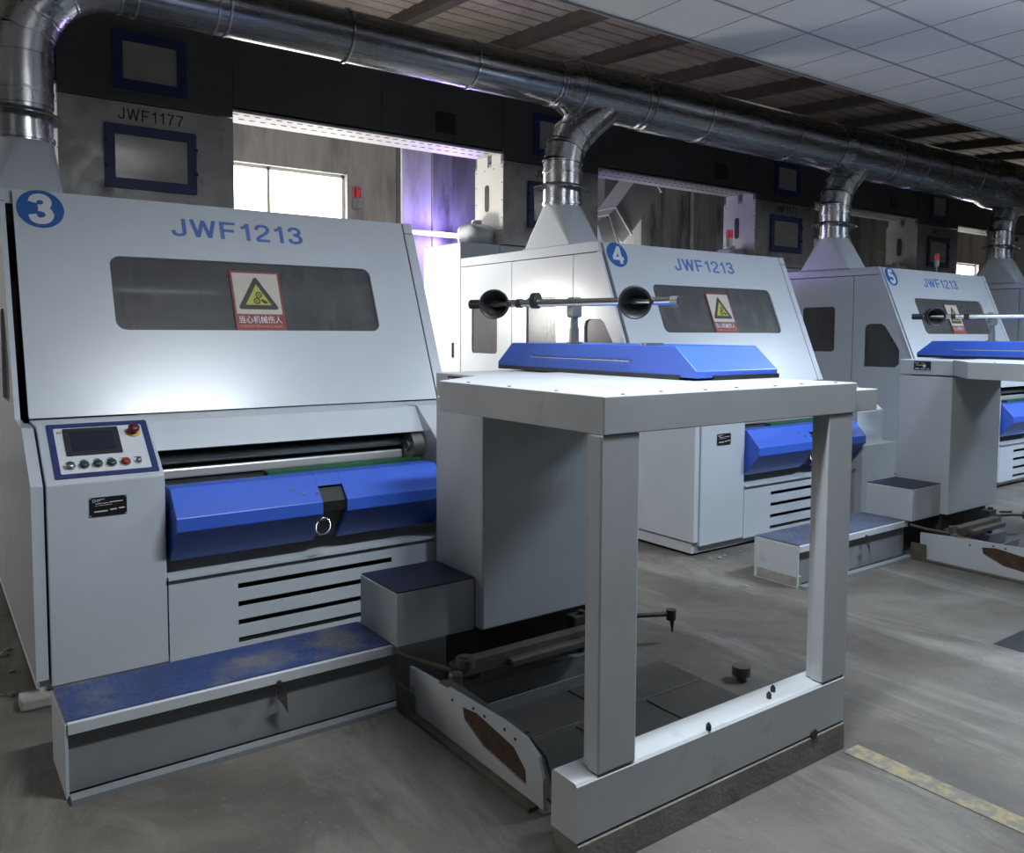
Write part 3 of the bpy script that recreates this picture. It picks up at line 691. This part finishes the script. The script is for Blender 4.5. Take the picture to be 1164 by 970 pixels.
# steel floor plates under the table
pl = [(1.60, 1.93, 1.79, 2.07), (1.94, 2.36, 1.79, 2.07), (2.37, 2.70, 1.79, 2.07), (1.60, 1.98, 2.08, 2.34), (1.99, 2.36, 2.08, 2.34), (2.37, 2.715, 2.08, 2.345), (1.60, 2.16, 2.355, 2.60), (2.17, 2.72, 2.355, 2.60)]
for i, (a, b, c, d) in enumerate(pl):
    o = MB().bbox(a, b, c, d, .0, .006, .002, 1).build('floor_plate', M['floorplate'])
    tag(o, 'dark rusty steel plate laid in the floor under the near table', 'floor plate', 'steel floor plates under the near table')
for i, (a, b) in enumerate(((5.43, 5.80), (5.81, 6.20))):
    o = MB().bbox(a, b, 2.05, 2.60, .0, .006, .002, 1).build('floor_plate', M['floorplate'])
    tag(o, 'dark steel plate laid in the floor inside the right edge guide rail', 'floor plate', 'steel floor plates inside the far rail')
o = MB().box(2.655, 2.745, .6, 1.64, .0005, .0025).build('floor_marking', M['yellowline'])
tag(o, 'worn yellow line painted on the floor beside the near table base', 'floor marking')
o = MB().box(4.20, 4.75, 1.60, 1.82, .0004, .0020).build('floor_pit', M['blackgap'])
tag(o, 'dark narrow pit cover in the floor at the lower right edge', 'pit')
# debris
deb = []
for i in range(26):
    x = .30 + random.uniform(-.12, .02); y = random.uniform(3.75, 6.0); deb.append((x, y, random.uniform(.006, .022)))
for (x, y) in ((4.12, 3.66), (4.30, 3.60), (4.38, 3.62), (4.55, 3.63), (4.62, 3.58), (4.70, 3.60), (4.25, 3.63), (3.95, 3.1), (4.45, 2.85)): deb.append((x, y, random.uniform(.010, .022)))
m = MB()
for (x, y, r) in deb:
    bm = bmesh.new(); bmesh.ops.create_icosphere(bm, subdivisions=1, radius=r)
    for v in bm.verts: v.co = Vector((x + v.co.x * random.uniform(.7, 1.4), y + v.co.y * random.uniform(.7, 1.4), max(0, r * .4 + v.co.z * .55)))
    m.bm(bm)
o = m.build('floor_debris', M['concrete_block']); tag(o, 'grey crumbs of mortar and dust along the machine bases', 'debris'); o['kind'] = 'stuff'
m = MB(); m.bbox(.285, .41, 3.68, 3.78, 0, .05, .01, 2); o = m.build('wooden_shim', M['concrete_block']); tag(o, 'small rough block under the front left corner of machine number 3', 'block')
m = MB(); m.bbox(4.172, 4.215, 2.905, 3.20, 0, .07, .006, 1)
tag(m.build('mortar_footing', M['concrete_block']), 'rough concrete footing under the left end of the far step', 'footing')

# ------------------------------------------------------------------ exhaust duct with branches
DY, DZ = 5.32, 3.50
def ring(m, c, d, r, w=.012, h=.008):
    d = Vector(d).normalized(); c = Vector(c); m.cyl(c - d * w, c + d * w, r + h, n=40)
duct = thing('exhaust_duct', 'large round galvanised exhaust duct running under the roof above all machines', 'duct', (.505, DY, DZ))
arc = [(.505, DY, 2.96)]
for i in range(8):
    a = PI - i * (PI / 2) / 7; arc.append((1.005 + .50 * math.cos(a), DY, 2.998 + .50 * math.sin(a)))
arc[0] = (.505, DY, 2.72)
for i in range(len(arc) - 1):
    m = MB(); m.tube([arc[i], arc[i + 1]], .164, 40, caps=False); ring(m, arc[i + 1], Vector(arc[i + 1]) - Vector(arc[i]), .162, .006, .006)
    m.build('elbow_gore', M['galv'], duct)
def seg(a, b, r, joints, r2=None):
    m = MB().cyl((a, DY, DZ), (b, DY, DZ), r, r2 or r, n=48, caps=False); o = m.build('duct_section', M['galv_brush'], duct)
    for x in joints:
        q = MB(); ring(q, (x, DY, DZ), (1, 0, 0), r, .007, .009); q.build('joint_ring', M['galv'], o)
seg(1.0, 1.62, .166, (1.10, 1.55, 1.62)); seg(1.62, 2.42, .166, ()); seg(2.42, 3.42, .170, (2.42, 3.42)); seg(3.42, 4.26, .174, (4.20, 4.24))
seg(4.26, 4.40, .176, (), .222); seg(4.40, 5.20, .222, (4.42, 5.12, 5.20)); seg(5.20, 6.02, .232, (5.90,)); seg(6.02, 7.22, .236, (7.2,)); seg(7.22, 8.0, .240, (7.98,))
seg(8.0, 8.15, .240, (), .262); seg(8.15, 9.1, .264, (8.95, 9.05)); seg(9.1, 10.1, .268, (9.6,)); seg(10.1, 11.4, .272, (10.9, 11.35)); seg(11.4, 11.7, .272, (), .32); seg(11.7, 17.5, .32, (12.6, 13.6, 15.1))
m = MB().tube([(.505, DY, 2.72), (.505, DY, 2.70)], .164, 40, caps=False)
def make_branch(first=False):
    hx = .505
    t = thing('branch_duct', 'x', 'duct', (hx, DY, 2.19), 'branch ducts on the machine roofs')
    # square to round hood
    n = 32; top = [(hx + .158 * math.cos(2 * PI * i / n), DY + .158 * math.sin(2 * PI * i / n), 2.525) for i in range(n)]
    x0, x1, y0, y1 = hx - .165, hx + .165, DY - .29, DY + .29
    cor = [(x1, y1), (x0, y1), (x0, y0), (x1, y0)]; m = MB()
    vs = top + [(a, b, 2.192) for a, b in cor]
    fs = []
    for k in range(4):
        for i in range(8): fs.append((k * 8 + i, (k * 8 + i + 1) % n, n + k))
        fs.append((((k + 1) * 8) % n, n + (k + 1) % 4, n + k))
    m.add(vs, fs); m.box(x0 - .012, x1 + .012, y0 - .012, y1 + .012, 2.19, 2.196)
    m.build('square_hood', M['cream'] if False else M['white'], t)
    if first: pts = [(hx, DY, 2.525), (hx, DY, 2.72)]
    else:
        pts = [(hx, DY, 2.525), (hx, DY, 2.88), (hx + .03, DY, 3.00), (hx + .10, DY, 3.11), (hx + .19, DY, 3.20), (hx + .52, DY, 3.47)]
    r = .157
    for i in range(len(pts) - 1):
        m = MB(); m.tube([pts[i], pts[i + 1]] if i == 0 else [pts[i], pts[i + 1]], r + .0015 * i, 40, caps=False)
        m.build('pipe_section', M['galv'], t)
    for i in range(1, len(pts) - 1):
        m = MB(); d = (Vector(pts[i + 1]) - Vector(pts[i - 1])).normalized(); ring(m, pts[i], d, r + .004, .006, .006); m.build('seam_ring', M['galv'], t)
    for z in (2.545, 2.80): m = MB(); ring(m, (hx, DY, z), (0, 0, 1), r, .010, .010); m.build('clamp_ring', M['galv'], t)
    m = MB(); q = Matrix.Translation((hx, DY, 2.68)) @ Matrix.Rotation(.05, 4, 'Y') @ Matrix.Rotation(.03, 4, 'X')
    m.lathe([(.150, .028), (.235, -.012), (.235, -.014), (.150, .025)], q, 40, smooth=False); m.build('rain_collar', M['galv'], t)
    return t
br = make_branch(True)
br['label'] = 'white square hood and pipe above machine number 3, at the left edge'
b2 = make_branch(False); b2.location = (.505 + PITCH, DY, 2.19)
b2['label'] = 'white square hood with bent galvanised branch pipe above machine number 4'
b3 = copy_tree(b2); b3.location = (.505 + PITCH * 2 - .02, DY, 2.19); b3['label'] = 'grey square hood with bent galvanised branch pipe above machine number 5'
b4 = copy_tree(b2); b4.location = (.505 + PITCH * 3, DY, 2.19); b4['label'] = 'farthest square hood with bent branch pipe, at the right edge'

# ------------------------------------------------------------------ chute feeders behind
def make_feeder():
    t = thing('chute_feeder', 'x', 'feeder', (X0 + .51, 6.66, 0), 'chute feeders behind the carding machines')
    a, b = X0 + .513, X0 + 1.735
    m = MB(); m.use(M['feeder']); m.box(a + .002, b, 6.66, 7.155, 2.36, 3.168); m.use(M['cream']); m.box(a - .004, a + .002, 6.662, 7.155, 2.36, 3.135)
    m.build('lower_casing', M['feeder'], t)
    m = MB().box(a, b, 6.66, 7.155, 3.176, 4.15); m.build('upper_casing', M['feeder_shade'], t)
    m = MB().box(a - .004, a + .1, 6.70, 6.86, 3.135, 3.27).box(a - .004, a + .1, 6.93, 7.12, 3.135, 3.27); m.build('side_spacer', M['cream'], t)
    F = XZ(6.66)
    m = MB(); plate(m, [rrect(X0 + .805, X0 + 1.448, 2.545, 3.005, .006, 1), rrect(X0 + .875, X0 + 1.385, 2.618, 2.935, .004, 1)], .02, F @ Matrix.Translation((0, 0, .02))); fr = m.build('window_frame', M['blue_dark'], t)
    m = MB(); plate(m, [rrect(X0 + .87, X0 + 1.39, 2.61, 2.94, .004, 1)], .004, F @ Matrix.Translation((0, 0, .006))); m.build('window_pane', M['paleglass'], fr)
    m = MB()
    for z in (2.70, 2.88): m.box(X0 + .800, X0 + .825, 6.630, 6.642, z - .012, z + .012).box(X0 + 1.43, X0 + 1.455, 6.630, 6.642, z - .012, z + .012)
    m.build('window_latch', M['black'], fr)
    m = MB(); plate(m, [rrect(X0 + .875, X0 + 1.385, 3.265, 3.68, .006, 1), rrect(X0 + .94, X0 + 1.32, 3.335, 3.61, .004, 1)], .02, F @ Matrix.Translation((0, 0, .02))); fr = m.build('upper_window_frame', M['blue_dark'], t)
    m = MB(); plate(m, [rrect(X0 + .935, X0 + 1.325, 3.33, 3.615, .004, 1)], .004, F @ Matrix.Translation((0, 0, .006))); m.build('upper_window_pane', M['paleglass'], fr)
    m = MB(); letters(m, 'JWF1177', F @ Matrix.Translation((X0 + 1.130, 3.087, .0016)), .46, .085, .115); m.build('model_lettering', M['letterblack'], t)
    # inspection slot in the side face
    m = MB(); plate(m, [rrect(6.905, 6.972, 2.70, 2.965, .033, 5)], .004, YZ(a - .006)); m.build('side_slot', M['screen'], t)
    m = MB()
    for y in (6.68, 6.82, 6.98, 7.13):
        for z in (2.45, 2.62, 2.79, 2.96, 3.11):
            if (y in (6.68, 7.13)) or z in (2.45, 3.11): m.cyl((a - .008, y, z), (a - .003, y, z), .006, n=6)
    m.build('rivet', M['iron'], t)
    return t
fd = make_feeder(); feeders = [fd]
for k in (1, 2, 3, 4):
    c = copy_tree(fd); c.location = (X0 + .51 + PITCH * k, 6.66, 0); feeders.append(c)
FL = ['tall grey steel chute feeder with two blue framed windows behind machine number 3',
      'steel chute feeder with bright cream side behind the branch pipe of machine number 4',
      'steel chute feeder with dark side slot and blue framed window behind machine number 5',
      'dark steel chute feeder between the last two hoods, a red beacon before its window',
      'farthest chute feeder, pale side seen past the last hood at the right edge']
for f, l in zip(feeders, FL): f['label'] = l
# connecting overhead ducts between the feeders
def make_link(k):
    a = X0 + 1.74 + PITCH * (k - 1); b = X0 + .508 + PITCH * k
    t = thing('overhead_duct', 'x', 'duct', (a, 6.66, 3.26), 'overhead feed ducts between the feeders')
    m = MB(); w = (b - a); c1 = a + w * .50
    m.box(a, c1 - .002, 6.665, 7.12, 3.262, 4.15).box(c1 + .002, b, 6.665, 7.12, 3.262, 4.15); m.build('duct_casing', M['feeder_shade'], t)
    m = MB(); m.use(M['cream']); m.box(a, b, 6.668, 7.10, 3.246, 3.262).box(a, b, 6.668, 6.69, 3.225, 3.262)
    m.use(M['black'])
    for i in range(int(w / .09)): m.box(a + .04 + i * .09, a + .085 + i * .09, 6.80, 6.815, 3.243, 3.246).box(a + .04 + i * .09, a + .085 + i * .09, 6.94, 6.955, 3.243, 3.246)
    m.build('lower_flange', M['cream'], t)
    m = MB(); hx = a + 1.84; m.bbox(hx, hx + .21, 6.650, 6.668, 3.33, 3.52, .004, 1); m.build('inspection_hatch', M['screen'], t)
    return t
LL = ['dark overhead duct between the first two feeders, above the bright window', 'dark overhead duct above the slanting air duct, behind the thick exhaust pipe',
      'dark overhead duct behind the hood of machine number 5', 'dark overhead duct left of the farthest feeder']
o = make_link(0); o['label'] = 'dark overhead duct left of the nearest feeder, cut by the left edge'
for k in (1, 2, 3, 4): make_link(k)['label'] = LL[k - 1]

# slanting rectangular duct behind the gap
t = thing('slanting_air_duct', 'ribbed rectangular sheet duct slanting down behind the gap right of feeder number two', 'duct', (7.2, 8.0, 2.4))
P = [Vector((8.40, 8.0, 4.08)), Vector((7.90, 8.0, 3.52)), Vector((7.38, 8.0, 2.94)), Vector((7.22, 8.0, 2.80)), Vector((7.0, 8.0, 2.70))]
for i in range(4):
    m = MB(); d = (P[i + 1] - P[i]); u = Vector((0, 1, 0)); w = d.cross(u).normalized(); h = .20
    q = []
    for p in (P[i], P[i + 1]):
        for (a, b) in ((-1, -1), (1, -1), (1, 1), (-1, 1)): q.append(p + w * a * h + u * b * .18)
    m.add(q, [(0, 1, 5, 4), (1, 2, 6, 5), (2, 3, 7, 6), (3, 0, 4, 7), (3, 2, 1, 0), (4, 5, 6, 7)])
    o = m.build('duct_section', M['greypaint'], t)
    m = MB(); p = P[i]; dn = d.normalized()
    q = []
    for s in (0, .03):
        for (a, b) in ((-1, -1), (1, -1), (1, 1), (-1, 1)): q.append(p + dn * s + w * a * (h + .02) + u * b * .20)
    m.add(q, [(0, 1, 5, 4), (1, 2, 6, 5), (2, 3, 7, 6), (3, 0, 4, 7), (3, 2, 1, 0), (4, 5, 6, 7)]); m.build('flange', M['greypaint'], o)

# ------------------------------------------------------------------ room
struct(MB().box(-5, 26, -4, 11.3, -.12, 0).build('floor', M['floor']))
# back wall with the lit openings
WB = 11.0
m = MB()
ops = [(2.9, 5.03, 1.6, 3.72), (21.0, 23.6, 1.6, 3.4)]
plate(m, [[(-5, 0), (26, 0), (26, 5.9), (-5, 5.9)]] + [[(a, c), (b, c), (b, d), (a, d)] for a, b, c, d in ops], .25, XZ(WB))
struct(m.build('wall_back', M['wallconc']))
for i, (a, b, c, d) in enumerate(ops):
    w = thing('window_%d' % (i + 1), 'x', 'window', (a, WB, c)); w['kind'] = 'structure'
    del w['label']; del w['category']
    MB().box(a, b, WB + .20, WB + .22, c, d).build('window_pane', M['daylight'], w)
    m = MB(); m.box(a, b, WB + .10, WB + .14, c, c + .04).box(a, b, WB + .10, WB + .14, d - .04, d).box(a, a + .04, WB + .10, WB + .14, c, d).box(b - .04, b, WB + .10, WB + .14, c, d)
    x = a + 1.03
    m.box(x - .02, x + .02, WB + .10, WB + .14, c, d).build('window_frame', M['cream'], w)
struct(MB().box(5.80, 5.92, WB - .03, WB, 0, 5.8).build('trim_1', M['wallsteel']))
for i, (a, b, y, mm) in enumerate(((5.02, 5.75, 8.6, 'wallsteel'), (7.45, 8.42, 8.55, 'sheetpale'), (8.46, 9.5, 8.65, 'wallsteel'), (9.53, 10.3, 8.6, 'wallsteel'), (12.35, 13.2, 8.5, 'sheetpale'), (13.3, 14.4, 8.6, 'wallsteel'), (15.0, 16.6, 8.6, 'sheetpale'))):
    z1 = 3.9 if mm == 'wallsteel' else 3.12
    o = MB().bbox(a, b, y, y + .30, 0, z1, .01, 1).build('steel_cabinet', M[mm])
    tag(o, ['tall smudged steel cabinet lit violet behind the gap beside machine number 4', 'low bright sheet steel cabinet behind the slanting duct', 'tall dark steel cabinet right of the bright low one', 'dark steel cabinet behind the beacon of machine number 4',
            'bright steel cabinet seen right of the hood of machine number 5', 'dark cabinet behind the fourth feeder', 'pale steel cabinet far behind the last feeder'][i], 'cabinet')
struct(MB().box(-5.2, -5, -4, 11.3, 0, 5.9).build('wall_left', M['wallconc']))
struct(MB().box(26, 26.2, -4, 11.3, 0, 5.9).build('wall_right', M['wallconc']))
# suspended ceiling
CE, CZ, GS = 4.47, 3.75, .61
struct(MB().box(-5, 26, -4, CE, CZ, CZ + .02).build('ceiling', M['ceilingtile']))
m = MB()
n = 0; y = CE - GS
while y > -4: m.box(-5, 26, y - .009, y + .009, CZ - .004, CZ); y -= GS
x = 4.88 - GS * 16
while x < 26: m.box(x - .004, x + .004, -4, CE, CZ - .003, CZ); x += GS
struct(m.build('trim_2', M['tbar']))
struct(MB().box(-5, 26, CE, CE + .02, CZ - .015, CZ + .06).build('trim_3', M['tbar']))
struct(MB().box(-5, 26, CE + .06, CE + .16, CZ + .10, CZ + .22).box(-5, 26, CE + .10, CE + .12, CZ + .05, CZ + .12).build('trim_4', M['beam']))
# roof with purlins
def rz(y): return 4.98 + .075 * y
m = MB(); ys = []; y = -4
pts = []
while y < 11.3:
    pts += [(y, rz(y)), (y + .03, rz(y) - .035), (y + .22, rz(y) - .035), (y + .25, rz(y))]; y += .28
vs = []; fs = []
for x in (-5, 26):
    for (yy, zz) in pts: vs.append((x, yy, zz))
k = len(pts)
for i in range(k - 1): fs.append((i, i + 1, k + i + 1, k + i))
m.add(vs, fs); m.box(-5, 26, -4, 11.3, 5.95, 6.0)
struct(m.build('roof', M['roof']))
for i, x in enumerate((-.9, .7, 2.3, 3.75, 5.35, 6.97, 8.4, 9.95, 11.55, 13.2, 14.9, 16.6, 18.4, 20.2)):
    m = MB(); m.prism([(CE + .1, rz(CE) - .20), (10.98, rz(11) - .20), (10.98, rz(11) - .04), (CE + .1, rz(CE) - .04)], 'x', x - .08, x + .08)
    struct(m.build('trim_%d' % (5 + i), M['beam']))
for i, x in enumerate((3.2, 4.4, 5.6, 6.8, 8.0, 9.2, 10.4, 11.6, 12.8, 14.2)):
    m = MB().cyl((x, CE + .11, CZ + .2), (x, CE + .11, rz(CE)), .009, n=8)
    m.box(x - .02, x + .02, CE + .06, CE + .16, CZ + .06, CZ + .12)
    if i in (4, 5, 6, 7): m.cyl((x, CE + .11, CZ + .25), (x + 1.15, CE + .11, rz(CE) - .1), .012, n=8)
    tag(m.build('ceiling_hanger', M['beam']), 'thin rusty rod hanging from the roof to the ceiling edge', 'hanger', 'ceiling hanger rods')
# translucent roof sheets
for i, (x, y, w, d) in enumerate(((9.0, 6.3, 1.1, .9), (13.6, 6.6, 1.6, 1.0), (17.8, 6.8, 1.6, 1.0))):
    m = MB(); z = rz(y) - .05
    m.add([(x, y, rz(y) - .05), (x + w, y, rz(y) - .05), (x + w, y + d, rz(y + d) - .05), (x, y + d, rz(y + d) - .05)], [(0, 1, 2, 3)]); m.box(x, x + w, y, y + .02, rz(y) - .06, rz(y) - .03)
    struct(m.build('window_%d' % (i + 3), M['skylight']))

tag(MB().box(4.63, 5.015, 8.62, 8.66, 0, 3.9).build('wall_panel_sheet', M['wallconc']), 'narrow grey panel beside the violet lit cabinet, above the corner of machine number 3', 'panel')
tag(MB().bbox(7.2, 8.3, 9.2, 9.3, 0, 4.6, .01, 1).build('wall_panel_sheet', M['cream']), 'pale cream panel seen through the gap left of the slanting duct', 'panel')
# ------------------------------------------------------------------ lamps
def area(name, loc, rot, sx, sy, energy, color, spread=PI):
    l = bpy.data.lights.new(name, 'AREA'); l.shape = 'RECTANGLE'; l.size = sx; l.size_y = sy; l.energy = energy; l.color = color; l.spread = spread
    o = bpy.data.objects.new(name, l); o.location = loc; o.rotation_euler = rot; COL.objects.link(o); return o
LZ = 3.40
for i, (x, y, e) in enumerate(((1.95, 1.42, 95), (5.70, 1.42, 125), (9.53, 1.42, 165), (-2.0, 1.42, 6), (13.3, 1.42, 70))):
    t = thing('hanging_lamp', 'long hanging strip lamp over the aisle, outside the picture', 'lamp', (x, y, LZ), 'hanging strip lamps')
    MB().bbox(x - .56, x + .56, y - .11, y + .11, LZ, LZ + .05, .006).build('lamp_body', M['greyplastic'], t)
    MB().box(x - .54, x + .54, y - .09, y + .09, LZ - .008, LZ).build('diffuser', M['ledgrid'], t)
    for q in (-.45, .45): MB().cyl((x + q, y, LZ + .05), (x + q, y, CZ), .004, n=6).build('hanging_rod', M['steel'], t)
    area('lamp_light', (x, y, LZ - .012), (0, 0, 0), 1.08, .18, e, (.84, .92, 1.0) if i == 0 else (.66, .81, 1.0), 2.9)
    area('ceiling_fill_light', (x, y, LZ + .06), (PI, 0, 0), 1.08, .18, e * .30, (.95, .95, 1.0))  # upward light added to brighten the ceiling
# unseen window added in the left wall to light the nearest machine's side
t = thing('window_6', 'x', 'window', (-5, 5.2, 1.5)); del t['label']; del t['category']; t['kind'] = 'structure'
MB().box(-4.995, -4.98, 6.8, 8.6, 1.6, 3.4).build('window_pane', M['daylight'], t)
MB().box(-4.98, -4.94, 6.75, 8.65, 1.55, 1.6).box(-4.98, -4.94, 6.75, 8.65, 3.4, 3.45).box(-4.98, -4.94, 6.75, 6.8, 1.55, 3.45).box(-4.98, -4.94, 8.6, 8.65, 1.55, 3.45).box(-4.98, -4.95, 7.68, 7.72, 1.6, 3.4).build('window_frame', M['cream'], t)
area('left_fill_light', (-4.9, 7.7, 2.5), (0, -PI / 2, 0), 1.8, 1.8, 75, (1, .97, .93))
# daylight through the back openings
for (a, b, c, d), e in zip(ops, (80, 90)):
    area('daylight', ((a + b) / 2, WB - .12, (c + d) / 2), (-PI / 2, 0, 0), b - a, d - c, e, (1, .96, .90))
# tube lamps behind the machines; violet one shows, white ones are added unseen
def tube_lamp(label, p0, p1, mk, e, color, up):
    p0 = Vector(p0); p1 = Vector(p1)
    t = thing('rear_tube_lamp', label, 'lamp', tuple(p0))
    MB().cyl(p0, p1, .014, n=12).build('tube', M[mk], t)
    d = (p1 - p0).normalized()
    MB().cyl(p0 - d * .03, p0, .018, n=12).cyl(p1, p1 + d * .03, .018, n=12).box(p0.x - .03, p1.x + .03, p0.y + .02, p0.y + .06, p0.z - .03, p0.z + .03).build('lamp_body', M['greyplastic'], t)
    l = bpy.data.lights.new('tube_light', 'AREA'); l.shape = 'RECTANGLE'; l.size = (p1 - p0).length; l.size_y = .06; l.energy = e; l.color = color
    o = bpy.data.objects.new('tube_light', l); o.location = (p0 + p1) / 2 + Vector((0, -.03, 0)) if not up else (p0 + p1) / 2 + Vector((0, 0, .03))
    o.rotation_euler = (-PI / 2, 0, 0) if not up else (PI * .72, 0, 0); COL.objects.link(o)
tube_lamp('glowing violet white tube lamp behind the gap beside machine number 4', (4.55, 8.42, 2.645), (5.55, 8.42, 2.645), 'uvtube', 6, (.45, .33, 1), False)
pl_ = bpy.data.lights.new('violet_glow', 'POINT'); pl_.energy = 48; pl_.color = (.36, .26, 1); pl_.shadow_soft_size = .1
o = bpy.data.objects.new('violet_glow', pl_); o.location = (5.1, 8.25, 2.62); COL.objects.link(o)
tube_lamp('unseen fluorescent tube lamp behind the nearest machine, lighting the bright underside', (2.35, 7.75, 2.25), (3.55, 7.75, 2.25), 'tube', 34, (1, .97, .90), True)
t = thing('aisle_fill_lamp', 'unseen flat lamp added on the back of machine number 3 to light the side aisle', 'lamp', (2.60, 7.0, 1.7))  # unseen lamp added to brighten the aisle and the facing machine side
MB().bbox(2.592, 2.62, 6.72, 7.28, 1.5, 1.9, .006).build('lamp_body', M['greyplastic'], t)
MB().box(2.62, 2.626, 6.75, 7.25, 1.53, 1.87).build('diffuser', M['led'], t)
area('aisle_fill_light', (2.64, 7.0, 1.7), (0, -PI / 2, -.3), .34, .5, 75, (1, .97, .92))
tube_lamp('unseen fluorescent tube lamp added below the slanting air duct', (7.1, 7.75, 2.2), (8.1, 7.75, 2.2), 'tube', 24, (1, .97, .92), True)
tube_lamp('unseen fluorescent tube lamp added behind the hood of the third machine', (11.2, 7.75, 2.2), (12.0, 7.75, 2.2), 'tube', 10, (.93, .90, 1), True)

w = bpy.data.worlds.new('World'); SC.world = w; w.use_nodes = True
bg = w.node_tree.nodes['Background']; bg.inputs['Color'].default_value = (.62, .72, .88, 1); bg.inputs['Strength'].default_value = .035

# ------------------------------------------------------------------ camera
F = 940.
cam = bpy.data.cameras.new('camera'); cam.sensor_fit = 'HORIZONTAL'; cam.sensor_width = 36; cam.lens = 36 * F / 1164
cam.shift_y = -48.5 / 1164; cam.clip_start = .05
co = bpy.data.objects.new('camera', cam); COL.objects.link(co)
R = Matrix(((0.811621146371863, 0.03257653683832019, -0.5832751357718281), (-0.5841667927879814, 0.0529534497914843, -0.809904371119816), (0.0045025510354134626, 0.998065479516651, 0.06200827066909041))).to_4x4()
R.translation = (0, 0, 1.5); co.matrix_world = R
SC.camera = co
SC.view_settings.view_transform = 'Standard'; SC.view_settings.look = 'None'; SC.view_settings.gamma = 1; SC.view_settings.use_curve_mapping = False
SC.view_settings.exposure = 0.0
SC.cycles.max_bounces = 8; SC.cycles.diffuse_bounces = 1; SC.cycles.transparent_max_bounces = 12
SC.cycles.sample_clamp_indirect = 6
